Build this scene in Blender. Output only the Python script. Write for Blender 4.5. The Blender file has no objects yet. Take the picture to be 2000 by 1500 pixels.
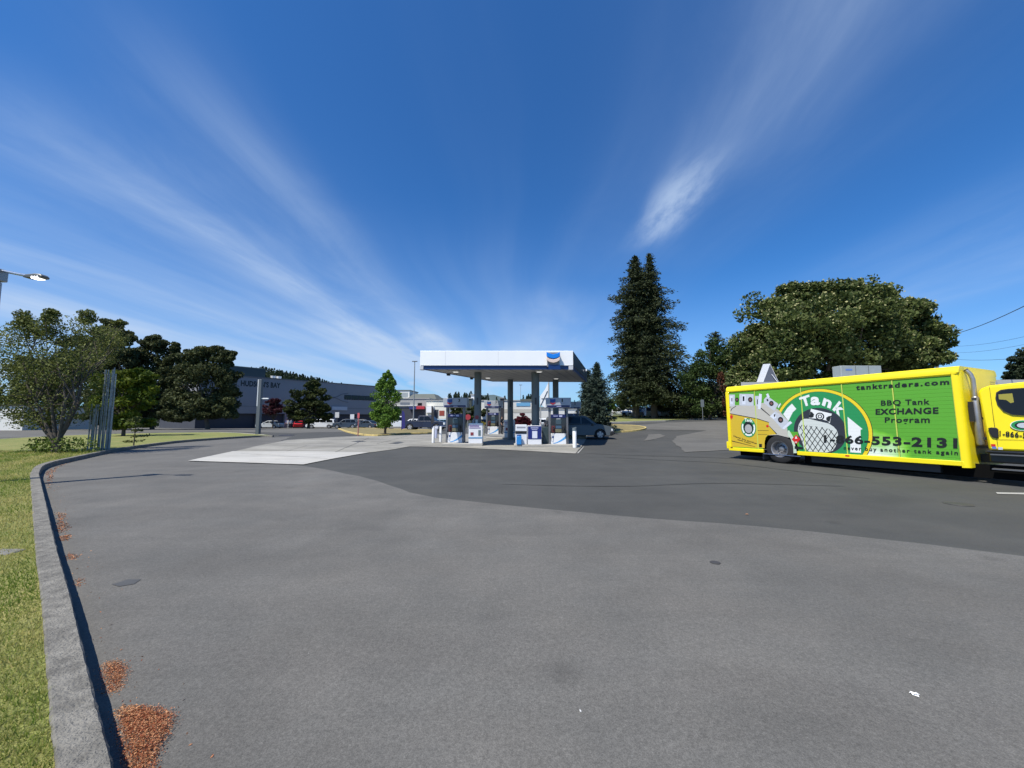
import bpy, bmesh, math, random
import numpy as np
from mathutils import Vector, Matrix
random.seed(7); RNG=np.random.default_rng(11)
R=math.radians
# ------------------------------------------------------------------ camera, sky, sun, exposure
F=751.0; HY=815.0; H=1.62
PIT=math.atan((HY-750)/F); CP,SP=math.cos(PIT),math.sin(PIT)
scn=bpy.context.scene
cam=bpy.data.cameras.new('camera'); camo=bpy.data.objects.new('camera',cam); scn.collection.objects.link(camo)
cam.sensor_width=36; cam.lens=F/2000*36; cam.clip_end=4000; cam.clip_start=0.05
camo.location=(0,0,H); camo.rotation_euler=(R(90)+PIT,0,0); scn.camera=camo
SUN_EL=R(59); SUN_AZ=R(180+44)      # sun stands behind-left of the camera
sdir=Vector((math.sin(SUN_AZ)*math.cos(SUN_EL),math.cos(SUN_AZ)*math.cos(SUN_EL),math.sin(SUN_EL)))
sl=bpy.data.lights.new('sun','SUN'); sl.energy=5.0; sl.angle=R(0.53); sl.color=(1,.945,.85)
so=bpy.data.objects.new('sun',sl); scn.collection.objects.link(so); so.rotation_euler=sdir.to_track_quat('Z','Y').to_euler()
scn.view_settings.view_transform='Standard'; scn.view_settings.look='None'; scn.view_settings.exposure=0.3; scn.view_settings.gamma=1
scn.cycles.max_bounces=5; scn.cycles.transparent_max_bounces=6

def build_world():
    w=bpy.data.worlds.new('World'); scn.world=w; w.use_nodes=True
    nt=w.node_tree; nt.nodes.clear(); N=nt.nodes.new; L=nt.links.new
    out=N('ShaderNodeOutputWorld'); bg=N('ShaderNodeBackground'); L(bg.outputs[0],out.inputs[0])
    sky=N('ShaderNodeTexSky'); sky.sky_type='NISHITA'; sky.sun_disc=False; sky.sun_elevation=SUN_EL; sky.sun_rotation=SUN_AZ
    sky.air_density=1.0; sky.dust_density=0.35; sky.ozone_density=2.2
    def M(op,a,b=None,c=None,clamp=False):
        n=N('ShaderNodeMath'); n.operation=op; n.use_clamp=clamp
        for i,v in enumerate((a,b,c)):
            if v is None: continue
            if isinstance(v,(int,float)): n.inputs[i].default_value=v
            else: L(v,n.inputs[i])
        return n.outputs[0]
    tc=N('ShaderNodeTexCoord'); sx=N('ShaderNodeSeparateXYZ'); L(tc.outputs['Generated'],sx.inputs[0])
    x,y,z=sx.outputs
    # streak direction leans 3 deg to the right of the view
    a=R(3.2); xr=M('SUBTRACT',M('MULTIPLY',x,math.cos(a)),M('MULTIPLY',y,math.sin(a))); yr=M('ADD',M('MULTIPLY',x,math.sin(a)),M('MULTIPLY',y,math.cos(a)))
    zz=M('MAXIMUM',M('ADD',z,0.03),0.02)
    u=M('DIVIDE',xr,zz); v=M('DIVIDE',yr,zz)
    def noise(su,sv,det=6,off=0,rough=.55,dist=0.0):
        c=N('ShaderNodeCombineXYZ'); L(M('MULTIPLY',u,su),c.inputs[0]); L(M('MULTIPLY',v,sv),c.inputs[1]); c.inputs[2].default_value=off
        n=N('ShaderNodeTexNoise'); n.inputs['Scale'].default_value=1; n.inputs['Detail'].default_value=det; n.inputs['Roughness'].default_value=rough; n.inputs['Distortion'].default_value=dist
        L(c.outputs[0],n.inputs['Vector']); return n.outputs['Fac']
    def sstep(val,lo,hi):
        n=N('ShaderNodeMapRange'); n.interpolation_type='SMOOTHSTEP'; L(val,n.inputs[0]); n.inputs[1].default_value=lo; n.inputs[2].default_value=hi; return n.outputs[0]
    def band(c0,w,v0,v1,vs=.5,drift=0.0):   # a streak at u=c0 with half-width w, between v0 and v1
        uu=M('SUBTRACT',M('SUBTRACT',u,c0),M('MULTIPLY',v,drift))
        g=M('SUBTRACT',1,M('DIVIDE',M('ABSOLUTE',uu),w),clamp=True); g=M('SMOOTH_MIN',g,1,.3) if False else sstep(g,0,1)
        return M('MULTIPLY',g,M('MULTIPLY',sstep(v,v0-vs,v0+vs),M('SUBTRACT',1,sstep(v,v1-vs,v1+vs))))
    wob=M('MULTIPLY',M('SUBTRACT',noise(.5,.35,3,4.2),.5),.5)
    u=M('ADD',u,wob)
    fine=noise(3.6,.38,6,1.3,.58,.4); med=noise(1.25,.16,5,7.7,.52,.3); big=noise(.55,.10,3,2.9)
    tex=M('ADD',M('MULTIPLY',sstep(fine,.25,.8),.30),M('ADD',M('MULTIPLY',sstep(med,.3,.7),.40),.34))
    cov=M('MULTIPLY',M('MULTIPLY',sstep(med,.42,.75),sstep(big,.4,.68)),.14)
    for (c0,w_,v0,v1,k,dr) in STREAKS:
        cov=M('ADD',cov,M('MULTIPLY',M('MULTIPLY',band(c0,w_,v0,v1,.35*max(1,v0*.3),dr),tex),k))
    brk=noise(2.4,1.1,7,5.1,.62,.5); cov=M('MULTIPLY',cov,M('ADD',M('MULTIPLY',sstep(brk,.25,.75),.75),.55))
    # one compact feathery patch
    fe=noise(7.5,2.2,8,8.8,.62,.15); pa=M('MULTIPLY',band(.60,.17,1.42,1.98,.22,0),M('ADD',M('MULTIPLY',sstep(fe,.32,.68),.95),.12)); cov=M('ADD',cov,M('MULTIPLY',pa,.62))
    # thin veil low over the horizon on the left
    veil=M('MULTIPLY',M('MULTIPLY',M('SUBTRACT',1,sstep(z,.03,.52)),M('SUBTRACT',1,sstep(x,-.35,.5))),.60)
    cov=M('ADD',cov,M('MULTIPLY',veil,sstep(med,.15,.7)))
    cov=M('ADD',cov,M('MULTIPLY',M('SUBTRACT',1,sstep(z,.0,.34)),.30))
    # small cumulus heads just over the hills
    def n3(sc,zs,off):
        c=N('ShaderNodeCombineXYZ'); L(M('DIVIDE',x,M('MAXIMUM',y,.1)),c.inputs[0]); L(M('MULTIPLY',z,zs),c.inputs[1]); c.inputs[2].default_value=off
        n=N('ShaderNodeTexNoise'); n.inputs['Scale'].default_value=sc; n.inputs['Detail'].default_value=6; L(c.outputs[0],n.inputs['Vector']); return n.outputs['Fac']
    cn=n3(9,2.6,3.4)
    zb=M('MULTIPLY',sstep(z,.035,.06),M('SUBTRACT',1,sstep(z,.095,.135)))
    cum=M('MULTIPLY',M('MULTIPLY',sstep(cn,.50,.62),zb),M('MULTIPLY',M('SUBTRACT',1,sstep(x,-.18,-.02)),M('MULTIPLY',sstep(y,0,.3),.75)))
    cov=M('MULTIPLY',M('MINIMUM',cov,.85),sstep(z,0.0,.05))
    cov=M('MAXIMUM',cov,cum)
    tint=N('ShaderNodeMix'); tint.data_type='RGBA'; tint.blend_type='MULTIPLY'; tint.inputs[0].default_value=1
    L(sky.outputs[0],tint.inputs[6]); tint.inputs[7].default_value=SKY_TINT
    mx=N('ShaderNodeMix'); mx.data_type='RGBA'; L(cov,mx.inputs[0]); L(tint.outputs[2],mx.inputs[6]); mx.inputs[7].default_value=CLOUD_COL
    L(mx.outputs[2],bg.inputs[0]); bg.inputs[1].default_value=0.094
# u centre, half width, v from, v to, strength, drift
STREAKS=[(-1.62,.42,1.0,7.5,.46,.0),(-1.62,1.1,1.1,6,.25,.0),(-3.0,.8,1.2,5.5,.30,0),(-1.05,.34,.9,5.2,.30,-.02),(-3.9,.4,2.3,3.6,.40,0),(-.95,.5,3.6,9,.42,0),(-1.9,.5,3.2,8,.35,0),
         (.68,.34,.2,1.5,.22,.0),(.62,.7,.3,2.4,.10,.0),(.30,.7,2.8,8,.20,0),(2.7,.7,1.6,4.2,.26,0),(2.0,.5,.8,2.6,.12,0),(-.4,.7,4.5,12,.22,0)]
SKY_TINT=(.33,.80,1.30,1); CLOUD_COL=(4.7,5.9,7.8,1)
build_world()

# ------------------------------------------------------------------ mapping helpers
def ray(px,py):
    x=(px-1000)/F; v=(750-py)/F
    return Vector((x, CP-v*SP, SP+v*CP))
def sm(a,b,t):
    t=min(1,max(0,(t-a)/(b-a))); return t*t*(3-2*t)
def gz(x,y):
    if y<26: return 0.0
    s=sm(.05,.25,x/y)
    zr=1.25*sm(28,50,y)+.6*sm(55,75,y); zl=-.6*sm(45,85,y)
    return s*zr+(1-s)*zl
def G(px,py,z=None):          # point of the terrain (or of the level z) seen at a pixel
    r=ray(px,py)
    if z is not None:
        t=(z-H)/r.z; return Vector((r.x*t,r.y*t,z))
    t=1.0; prev=0
    while t<900:
        p=Vector((r.x*t,r.y*t,H+r.z*t))
        if p.z<=gz(p.x,p.y): break
        prev=t; t*=1.01
    a,b=prev,t
    for _ in range(30):
        m=(a+b)/2; p=Vector((r.x*m,r.y*m,H+r.z*m))
        if p.z<=gz(p.x,p.y): b=m
        else: a=m
    return Vector((r.x*b,r.y*b,gz(r.x*b,r.y*b)))
def Y_(px,py,Y):
    r=ray(px,py); t=Y/r.y; return Vector((r.x*t,Y,H+r.z*t))

# ------------------------------------------------------------------ materials
MATS={}
def nodes(m):
    nt=m.node_tree; return nt, nt.nodes.new, nt.links.new, nt.nodes['Principled BSDF']
def mat(name,col,rough=.6,metal=0,var=0.0,vscale=3,bump=0,bscale=40,coat=0,emit=0,spec=.5,stretch=(1,1,1),trans=0):
    if name in MATS: return MATS[name]
    m=bpy.data.materials.new(name); m.use_nodes=True; nt,N,L,b=nodes(m)
    b.inputs['Base Color'].default_value=(*col,1); b.inputs['Roughness'].default_value=rough; b.inputs['Metallic'].default_value=metal
    b.inputs['Coat Weight'].default_value=coat; b.inputs['Specular IOR Level'].default_value=spec
    if trans: b.inputs['Transmission Weight'].default_value=trans
    if emit: b.inputs['Emission Color'].default_value=(*col,1); b.inputs['Emission Strength'].default_value=emit
    tc=N('ShaderNodeTexCoord'); mp=N('ShaderNodeMapping'); mp.inputs['Scale'].default_value=stretch; L(tc.outputs['Object'],mp.inputs[0])
    if var:
        n=N('ShaderNodeTexNoise'); n.inputs['Scale'].default_value=vscale; n.inputs['Detail'].default_value=6; n.inputs['Roughness'].default_value=.65; L(mp.outputs[0],n.inputs['Vector'])
        mr=N('ShaderNodeMapRange'); L(n.outputs['Fac'],mr.inputs[0]); mr.inputs[1].default_value=.25; mr.inputs[2].default_value=.75; mr.inputs[3].default_value=1-var; mr.inputs[4].default_value=1+var
        mx=N('ShaderNodeVectorMath'); mx.operation='SCALE'; mx.inputs[0].default_value=col; L(mr.outputs[0],mx.inputs['Scale']); L(mx.outputs[0],b.inputs['Base Color'])
    if bump:
        n=N('ShaderNodeTexNoise'); n.inputs['Scale'].default_value=bscale; n.inputs['Detail'].default_value=5; L(mp.outputs[0],n.inputs['Vector'])
        bp=N('ShaderNodeBump'); bp.inputs['Strength'].default_value=bump; bp.inputs['Distance'].default_value=.02; L(n.outputs['Fac'],bp.inputs['Height']); L(bp.outputs[0],b.inputs['Normal'])
    MATS[name]=m; return m
def asphalt(name,c,speck=.35,stain=.22,streak=.12,tint2=None,bstr=.45):
    m=bpy.data.materials.new(name); m.use_nodes=True; nt,N,L,b=nodes(m)
    tc=N('ShaderNodeTexCoord')
    def noise(sc,det=4,rough=.6,scale=(1,1,1),dist=0,rot=0):
        mp=N('ShaderNodeMapping'); mp.inputs['Scale'].default_value=scale; mp.inputs['Rotation'].default_value=(0,0,rot); L(tc.outputs['Object'],mp.inputs[0])
        n=N('ShaderNodeTexNoise'); n.inputs['Scale'].default_value=sc; n.inputs['Detail'].default_value=det; n.inputs['Roughness'].default_value=rough; n.inputs['Distortion'].default_value=dist; L(mp.outputs[0],n.inputs['Vector']); return n.outputs['Fac']
    def mr(v,a,b_,lo,hi):
        n=N('ShaderNodeMapRange'); L(v,n.inputs[0]); n.inputs[1].default_value=a; n.inputs[2].default_value=b_; n.inputs[3].default_value=lo; n.inputs[4].default_value=hi; return n.outputs[0]
    def mul(a,b_):
        n=N('ShaderNodeMath'); n.operation='MULTIPLY'; L(a,n.inputs[0]); L(b_,n.inputs[1]); return n.outputs[0]
    f=mul(mul(mr(noise(170,3,.7),.3,.7,1-speck,1+speck),mr(noise(62,3,.75),.35,.68,1-speck*.40,1+speck*.55)),mr(noise(.32,6,.6,dist=.6),.3,.7,1-stain,1+stain))
    f=mul(f,mr(noise(1.0,5,.62,(.16,1.5,1),dist=.5,rot=.5),.35,.7,1-streak,1+streak))
    f=mul(f,mr(noise(1.6,6,.7,dist=.4),.3,.75,1-stain*.5,1+stain*.5))
    f=mul(f,mr(noise(28,4,.7),.35,.7,1-speck*.35,1+speck*.35))
    # rare light flecks and dark spots
    vo=N('ShaderNodeTexVoronoi'); vo.inputs['Scale'].default_value=5.1; vo.inputs['Randomness'].default_value=1; L(tc.outputs['Object'],vo.inputs['Vector'])
    fl=N('ShaderNodeMath'); fl.operation='LESS_THAN'; L(vo.outputs['Distance'],fl.inputs[0]); fl.inputs[1].default_value=.017
    # dark drips and scuffed pale patches
    v2=N('ShaderNodeTexVoronoi'); v2.inputs['Scale'].default_value=.85; nd=N('ShaderNodeVectorMath'); nd.operation='ADD'; nn=N('ShaderNodeTexNoise'); nn.inputs['Scale'].default_value=5; nn.inputs['Detail'].default_value=4; L(tc.outputs['Object'],nn.inputs['Vector'])
    ns=N('ShaderNodeVectorMath'); ns.operation='SCALE'; ns.inputs['Scale'].default_value=.22; L(nn.outputs['Color'],ns.inputs[0]); L(tc.outputs['Object'],nd.inputs[0]); L(ns.outputs[0],nd.inputs[1]); L(nd.outputs[0],v2.inputs['Vector'])
    f=mul(f,mr(v2.outputs['Distance'],.02,.13,.80,1.0))
    pn=noise(1.3,7,.72,(1,.45,1),dist=.8,rot=.9); f=mul(f,mr(pn,.60,.74,1.0,1.17))
    mx=N('ShaderNodeVectorMath'); mx.operation='SCALE'; L(f,mx.inputs['Scale'])
    cm=N('ShaderNodeMix'); cm.data_type='RGBA'; L(mr(noise(.9,4,.6),.35,.65,0,1),cm.inputs[0]); cm.inputs[6].default_value=(*c,1); cm.inputs[7].default_value=(*(tint2 or c),1)
    L(cm.outputs[2],mx.inputs[0])
    c2=N('ShaderNodeMix'); c2.data_type='RGBA'; L(mul(fl.outputs[0],mr(noise(.8,2),.5,.6,0,.8)),c2.inputs[0]); L(mx.outputs[0],c2.inputs[6]); c2.inputs[7].default_value=(.35,.34,.32,1)
    L(c2.outputs[2],b.inputs['Base Color']); b.inputs['Roughness'].default_value=.85; b.inputs['Specular IOR Level'].default_value=.35
    bp=N('ShaderNodeBump'); bp.inputs['Strength'].default_value=bstr; bp.inputs['Distance'].default_value=.006; L(noise(120,4,.7),bp.inputs['Height']); L(bp.outputs[0],b.inputs['Normal'])
    MATS[name]=m; return m
def foliage(name,c1,c2,trans=.25):
    if name in MATS: return MATS[name]
    m=bpy.data.materials.new(name); m.use_nodes=True; nt,N,L,b=nodes(m)
    at=N('ShaderNodeAttribute'); at.attribute_name='tint'
    mx=N('ShaderNodeMix'); mx.data_type='RGBA'; L(at.outputs['Fac'],mx.inputs[0]); mx.inputs[6].default_value=(*c1,1); mx.inputs[7].default_value=(*c2,1)
    L(mx.outputs[2],b.inputs['Base Color']); b.inputs['Roughness'].default_value=.65; b.inputs['Specular IOR Level'].default_value=.2
    tr=N('ShaderNodeBsdfTranslucent'); L(mx.outputs[2],tr.inputs[0]); ms=N('ShaderNodeMixShader'); ms.inputs[0].default_value=trans
    L(b.outputs[0],ms.inputs[1]); L(tr.outputs[0],ms.inputs[2]); L(ms.outputs[0],nt.nodes['Material Output'].inputs[0])
    MATS[name]=m; return m

# ------------------------------------------------------------------ mesh helpers
COL=scn.collection
class MB:
    def __init__(s): s.v=[]; s.f=[]; s.mi=[]; s.cur=0
    def add(s,vs,fs,mi=None):
        o=len(s.v); s.v+= [tuple(v) for v in vs]; s.f+=[tuple(i+o for i in f) for f in fs]; s.mi+=[s.cur if mi is None else mi]*len(fs)
    def box(s,a,b,M=None,mi=None,taper=None):
        x0,y0,z0=a; x1,y1,z1=b
        vs=[Vector(p) for p in ((x0,y0,z0),(x1,y0,z0),(x1,y1,z0),(x0,y1,z0),(x0,y0,z1),(x1,y0,z1),(x1,y1,z1),(x0,y1,z1))]
        if M: vs=[M@v for v in vs]
        s.add(vs,[(0,3,2,1),(4,5,6,7),(0,1,5,4),(1,2,6,5),(2,3,7,6),(3,0,4,7)],mi)
    def tube(s,pts,rads,n=8,mi=None,cap=True):
        pts=[Vector(p) for p in pts]
        if isinstance(rads,(int,float)): rads=[rads]*len(pts)
        rings=[]; up=None
        for i,p in enumerate(pts):
            d=(pts[min(i+1,len(pts)-1)]-pts[max(i-1,0)]).normalized()
            if up is None: up=Vector((1,0,0)) if abs(d.x)<.9 else Vector((0,1,0))
            a=d.cross(up).normalized(); b=d.cross(a).normalized(); up=-b if False else up
            rings.append([p+(a*math.cos(t)+b*math.sin(t))*rads[i] for t in [2*math.pi*k/n for k in range(n)]])
        vs=[v for r in rings for v in r]; fs=[]
        for i in range(len(rings)-1):
            for k in range(n): fs.append((i*n+k,i*n+(k+1)%n,(i+1)*n+(k+1)%n,(i+1)*n+k))
        if cap: fs.append(tuple(range(n))[::-1]); fs.append(tuple((len(rings)-1)*n+k for k in range(n)))
        s.add(vs,fs,mi)
    def prism(s,poly,y0,y1,M=None,mi=None,axis='y',fn=None):   # polygon in (x,z) extruded along y
        n=len(poly); vs=[]
        for yy in (y0,y1):
            for (x,z) in poly:
                v={'y':Vector((x,yy,z)),'z':Vector((x,z,yy)),'x':Vector((yy,x,z))}[axis]
                if fn: v=fn(v)
                vs.append(M@v if M else v)
        fs=[tuple(range(n)),tuple(range(2*n-1,n-1,-1))]+[(i,i+n,(i+1)%n+n,(i+1)%n) for i in range(n)]
        s.add(vs,fs,mi)
    def disc(s,c,r,axis,n=24,mi=None,th=.01,r2=None):
        c=Vector(c); a=Vector(axis).normalized(); s.tube([c,c+a*th],[r,r if r2 is None else r2],n,mi)
    def build(s,name,mats,parent=None,smooth=False,bevel=0,recalc=True):
        me=bpy.data.meshes.new(name); me.from_pydata(s.v,[],s.f)
        if not isinstance(mats,(list,tuple)): mats=[mats]
        for m in mats: me.materials.append(m)
        if len(mats)>1: me.polygons.foreach_set('material_index',s.mi)
        if recalc:
            bm=bmesh.new(); bm.from_mesh(me); bmesh.ops.recalc_face_normals(bm,faces=bm.faces); bm.to_mesh(me); bm.free()
        if smooth: me.polygons.foreach_set('use_smooth',[True]*len(me.polygons))
        o=bpy.data.objects.new(name,me); COL.objects.link(o)
        if parent: o.parent=parent
        if bevel:
            bv=o.modifiers.new('bevel','BEVEL'); bv.width=bevel; bv.segments=2; bv.limit_method='ANGLE'; bv.angle_limit=R(35)
        if smooth or bevel:
            try: me.set_sharp_from_angle(angle=R(38))
            except Exception: pass
            if bevel and not smooth: me.polygons.foreach_set('use_smooth',[True]*len(me.polygons))
        return o
def tag(o,label=None,cat=None,group=None,kind=None):
    if label: o['label']=label
    if cat: o['category']=cat
    if group: o['group']=group
    if kind: o['kind']=kind
    return o
def thing(name,label,cat,loc=(0,0,0),rz=0,group=None):
    o=bpy.data.objects.new(name,None); COL.objects.link(o); o.location=loc; o.rotation_euler=(0,0,rz); o.empty_display_size=.3
    return tag(o,label,cat,group)
def copy_tree(o,parent=None):
    c=o.copy(); COL.objects.link(c); c.parent=parent
    for ch in list(o.children): copy_tree(ch,c)
    return c
_textcache={}
def text_geo(s,bold=.0,spacing=1.0):
    k=(s,bold,spacing)
    if k in _textcache: return _textcache[k]
    cu=bpy.data.curves.new('t','FONT'); cu.body=s; cu.size=1; cu.offset=bold; cu.space_character=spacing; cu.resolution_u=3
    ob=bpy.data.objects.new('t',cu); COL.objects.link(ob); dg=bpy.context.evaluated_depsgraph_get(); dg.update()
    me=ob.evaluated_get(dg).to_mesh(); vs=[tuple(v.co) for v in me.vertices]; fs=[tuple(p.vertices) for p in me.polygons]
    ob.evaluated_get(dg).to_mesh_clear(); bpy.data.objects.remove(ob); bpy.data.curves.remove(cu)
    xs=[v[0] for v in vs]; ys=[v[1] for v in vs]; x0,x1,y0,y1=min(xs),max(xs),min(ys),max(ys)
    vs=[((v[0]-x0)/(x1-x0),(v[1]-y0)/(y1-y0)) for v in vs]
    _textcache[k]=(vs,fs,(x1-x0)/(y1-y0)); return _textcache[k]
def text_quad(mb,s,P00,P10,P11,P01,bold=.0,spacing=1.0,mi=None):   # writing stretched on a quad given by four 3-D points
    vs,fs,_=text_geo(s,bold,spacing)
    out=[]
    for (a,b) in vs: out.append(P00*(1-a)*(1-b)+P10*a*(1-b)+P11*a*b+P01*(1-a)*b)
    mb.add(out,fs,mi)
def leafobj(name,pos,size,m,parent=None,tint=None,aspect=.6,dirs=None,flat=0.0):
    n=len(pos); 
    d=RNG.normal(size=(n,3)) if dirs is None else dirs
    d/=np.linalg.norm(d,axis=1)[:,None]
    r=RNG.normal(size=(n,3)); r[:,:2]*=(1-flat) if flat else 1
    b=np.cross(d,r); b/=np.linalg.norm(b,axis=1)[:,None]+1e-9
    s=np.asarray(size)[:,None]
    a=d*s*.5; b=b*s*.5*aspect
    v=np.empty((n,4,3)); v[:,0]=pos-a; v[:,1]=pos+b*.9; v[:,2]=pos+a; v[:,3]=pos-b
    me=bpy.data.meshes.new(name); me.vertices.add(4*n); me.vertices.foreach_set('co',v.reshape(-1))
    me.loops.add(4*n); me.loops.foreach_set('vertex_index',np.arange(4*n)); me.polygons.add(n)
    me.polygons.foreach_set('loop_start',np.arange(n)*4); me.polygons.foreach_set('loop_total',np.full(n,4)); me.update()
    at=me.attributes.new('tint','FLOAT','FACE'); at.data.foreach_set('value',np.clip(tint if tint is not None else RNG.random(n),0,1).astype(np.float32))
    me.materials.append(m); o=bpy.data.objects.new(name,me); COL.objects.link(o)
    if parent: o.parent=parent
    return o
GS=2.0
def sheet(name,pts,off,m,kind='structure',label=None,cat=None,jit=0.0,seg=.5,grid=True,flat=None,parent=None):
    P=[]
    n=len(pts)
    for i in range(n):
        a=Vector((pts[i][0],pts[i][1])); b=Vector((pts[(i+1)%n][0],pts[(i+1)%n][1])); k=max(1,int((b-a).length/seg)) if jit else 1
        for j in range(min(k,60)): 
            p=a.lerp(b,j/min(k,60)); P.append((p.x+(random.uniform(-jit,jit)*min(1,.2+p.length/20) if j else 0),p.y+(random.uniform(-jit,jit)*min(1,.2+p.length/20) if j else 0)))
    bm=bmesh.new(); vs=[bm.verts.new((p[0],p[1],0)) for p in P]; f=bm.faces.new(vs); bmesh.ops.triangulate(bm,faces=[f])
    xs=[p[0] for p in P]; ys=[p[1] for p in P]
    if grid and flat is None and max(ys)>26:
        x=math.ceil(min(xs)/GS)*GS
        while x<max(xs): bmesh.ops.bisect_plane(bm,geom=bm.verts[:]+bm.edges[:]+bm.faces[:],plane_co=(x,0,0),plane_no=(1,0,0)); x+=GS
        y=math.ceil(max(26,min(ys))/GS)*GS
        while y<max(ys): bmesh.ops.bisect_plane(bm,geom=bm.verts[:]+bm.edges[:]+bm.faces[:],plane_co=(0,y,0),plane_no=(0,1,0)); y+=GS
    for v in bm.verts: v.co.z=(gz(v.co.x,v.co.y) if flat is None else flat)+off
    bmesh.ops.recalc_face_normals(bm,faces=bm.faces)
    for f in bm.faces:
        if f.normal.z<0: f.normal_flip()
    me=bpy.data.meshes.new(name); bm.to_mesh(me); bm.free(); me.materials.append(m)
    o=bpy.data.objects.new(name,me); COL.objects.link(o)
    if parent: o.parent=parent
    if kind: o['kind']=kind
    if label: o['label']=label
    if cat: o['category']=cat
    return o
def spline(pts,k=8):
    out=[]; n=len(pts)
    for i in range(n-1):
        p0,p1,p2,p3=[Vector(pts[max(0,min(n-1,j))]) for j in (i-1,i,i+1,i+2)]
        for j in range(k):
            t=j/k; out.append(.5*((2*p1)+(p2-p0)*t+(2*p0-5*p1+4*p2-p3)*t*t+(3*p1-p0-3*p2+p3)*t**3))
    out.append(Vector(pts[-1])); return out
def kerb(name,path,width,h,m,label,cat='kerb',closed=False,step=False,chunk=.0):
    # path = outer/road edge (x,y), kerb body lies to the left of travel direction
    mb=MB(); n=len(path); ring=[]
    for i,p in enumerate(path):
        a=path[(i-1)%n] if (closed or i>0) else path[i]; b=path[(i+1)%n] if (closed or i<n-1) else path[i]
        d=Vector((b[0]-a[0],b[1]-a[1],0)).normalized(); nl=Vector((-d.y,d.x,0)); z=gz(p[0],p[1]); P=Vector((p[0],p[1],z))
        c=.02
        ring.append([P+Vector((0,0,-.05)),P+Vector((0,0,h-c))+nl*.008,P+nl*c+Vector((0,0,h)),P+nl*(width-c*.5)+Vector((0,0,h)),P+nl*width+Vector((0,0,h-c*.5)),P+nl*width+Vector((0,0,-.05))])
    if chunk:
        for r in ring:
            for q in r[1:5]: q+=Vector((random.gauss(0,chunk),random.gauss(0,chunk),random.gauss(0,chunk*.6)))
    vs=[v for r in ring for v in r]; fs=[]
    for i in range(n if closed else n-1):
        for k in range(5): j=(i+1)%n; fs.append((i*6+k,j*6+k,j*6+k+1,i*6+k+1))
    if not closed: fs+= [tuple(range(6)),tuple((n-1)*6+k for k in range(5,-1,-1))]
    mb.add(vs,fs); return tag(mb.build(name,m,smooth=False),label,cat)

# ------------------------------------------------------------------ ground
m_new=asphalt('asphalt_newer',(.061,.0615,.057),.26,.14,.06,(.067,.066,.060))
m_old=asphalt('asphalt_worn',(.112,.109,.100),.34,.17,.07,(.126,.120,.108))
m_far=asphalt('asphalt_far',(.118,.114,.102),.2,.14,.08)
m_conc=asphalt('concrete_aged',(.25,.24,.205),.15,.26,.14,(.25,.24,.215),.3)
m_slab=asphalt('concrete_pale',(.41,.395,.355),.10,.10,.10,(.42,.41,.38),.3)
m_kerb=mat('kerb_concrete',(.175,.165,.142),.92,var=.55,vscale=9,bump=1.0,bscale=70)
m_kerbfar=mat('kerb_pale',(.34,.33,.30),.9,var=.2,vscale=3)
m_kerby=mat('kerb_yellow',(.52,.40,.15),.85,var=.3,vscale=4)
def ground_grid():
    xs=[-900,-500,-300,-200]+[x for x in np.arange(-140,141,GS)]+[200,300,500,900]
    ys=[-60,-20,0,26]+[y for y in np.arange(26+GS,112,GS)]+[150,220,350,600,1200]
    v=[(x,y,gz(x,y)-.0) for y in ys for x in xs]; W=len(xs)
    f=[(j*W+i,j*W+i+1,(j+1)*W+i+1,(j+1)*W+i) for j in range(len(ys)-1) for i in range(W-1)]
    me=bpy.data.meshes.new('ground'); me.from_pydata(v,[],f); me.materials.append(m_new)
    o=bpy.data.objects.new('ground',me); COL.objects.link(o); o['kind']='structure'
ground_grid()
P2=lambda L,z=None:[(G(a,b,z).x,G(a,b,z).y) for a,b in L]
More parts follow.
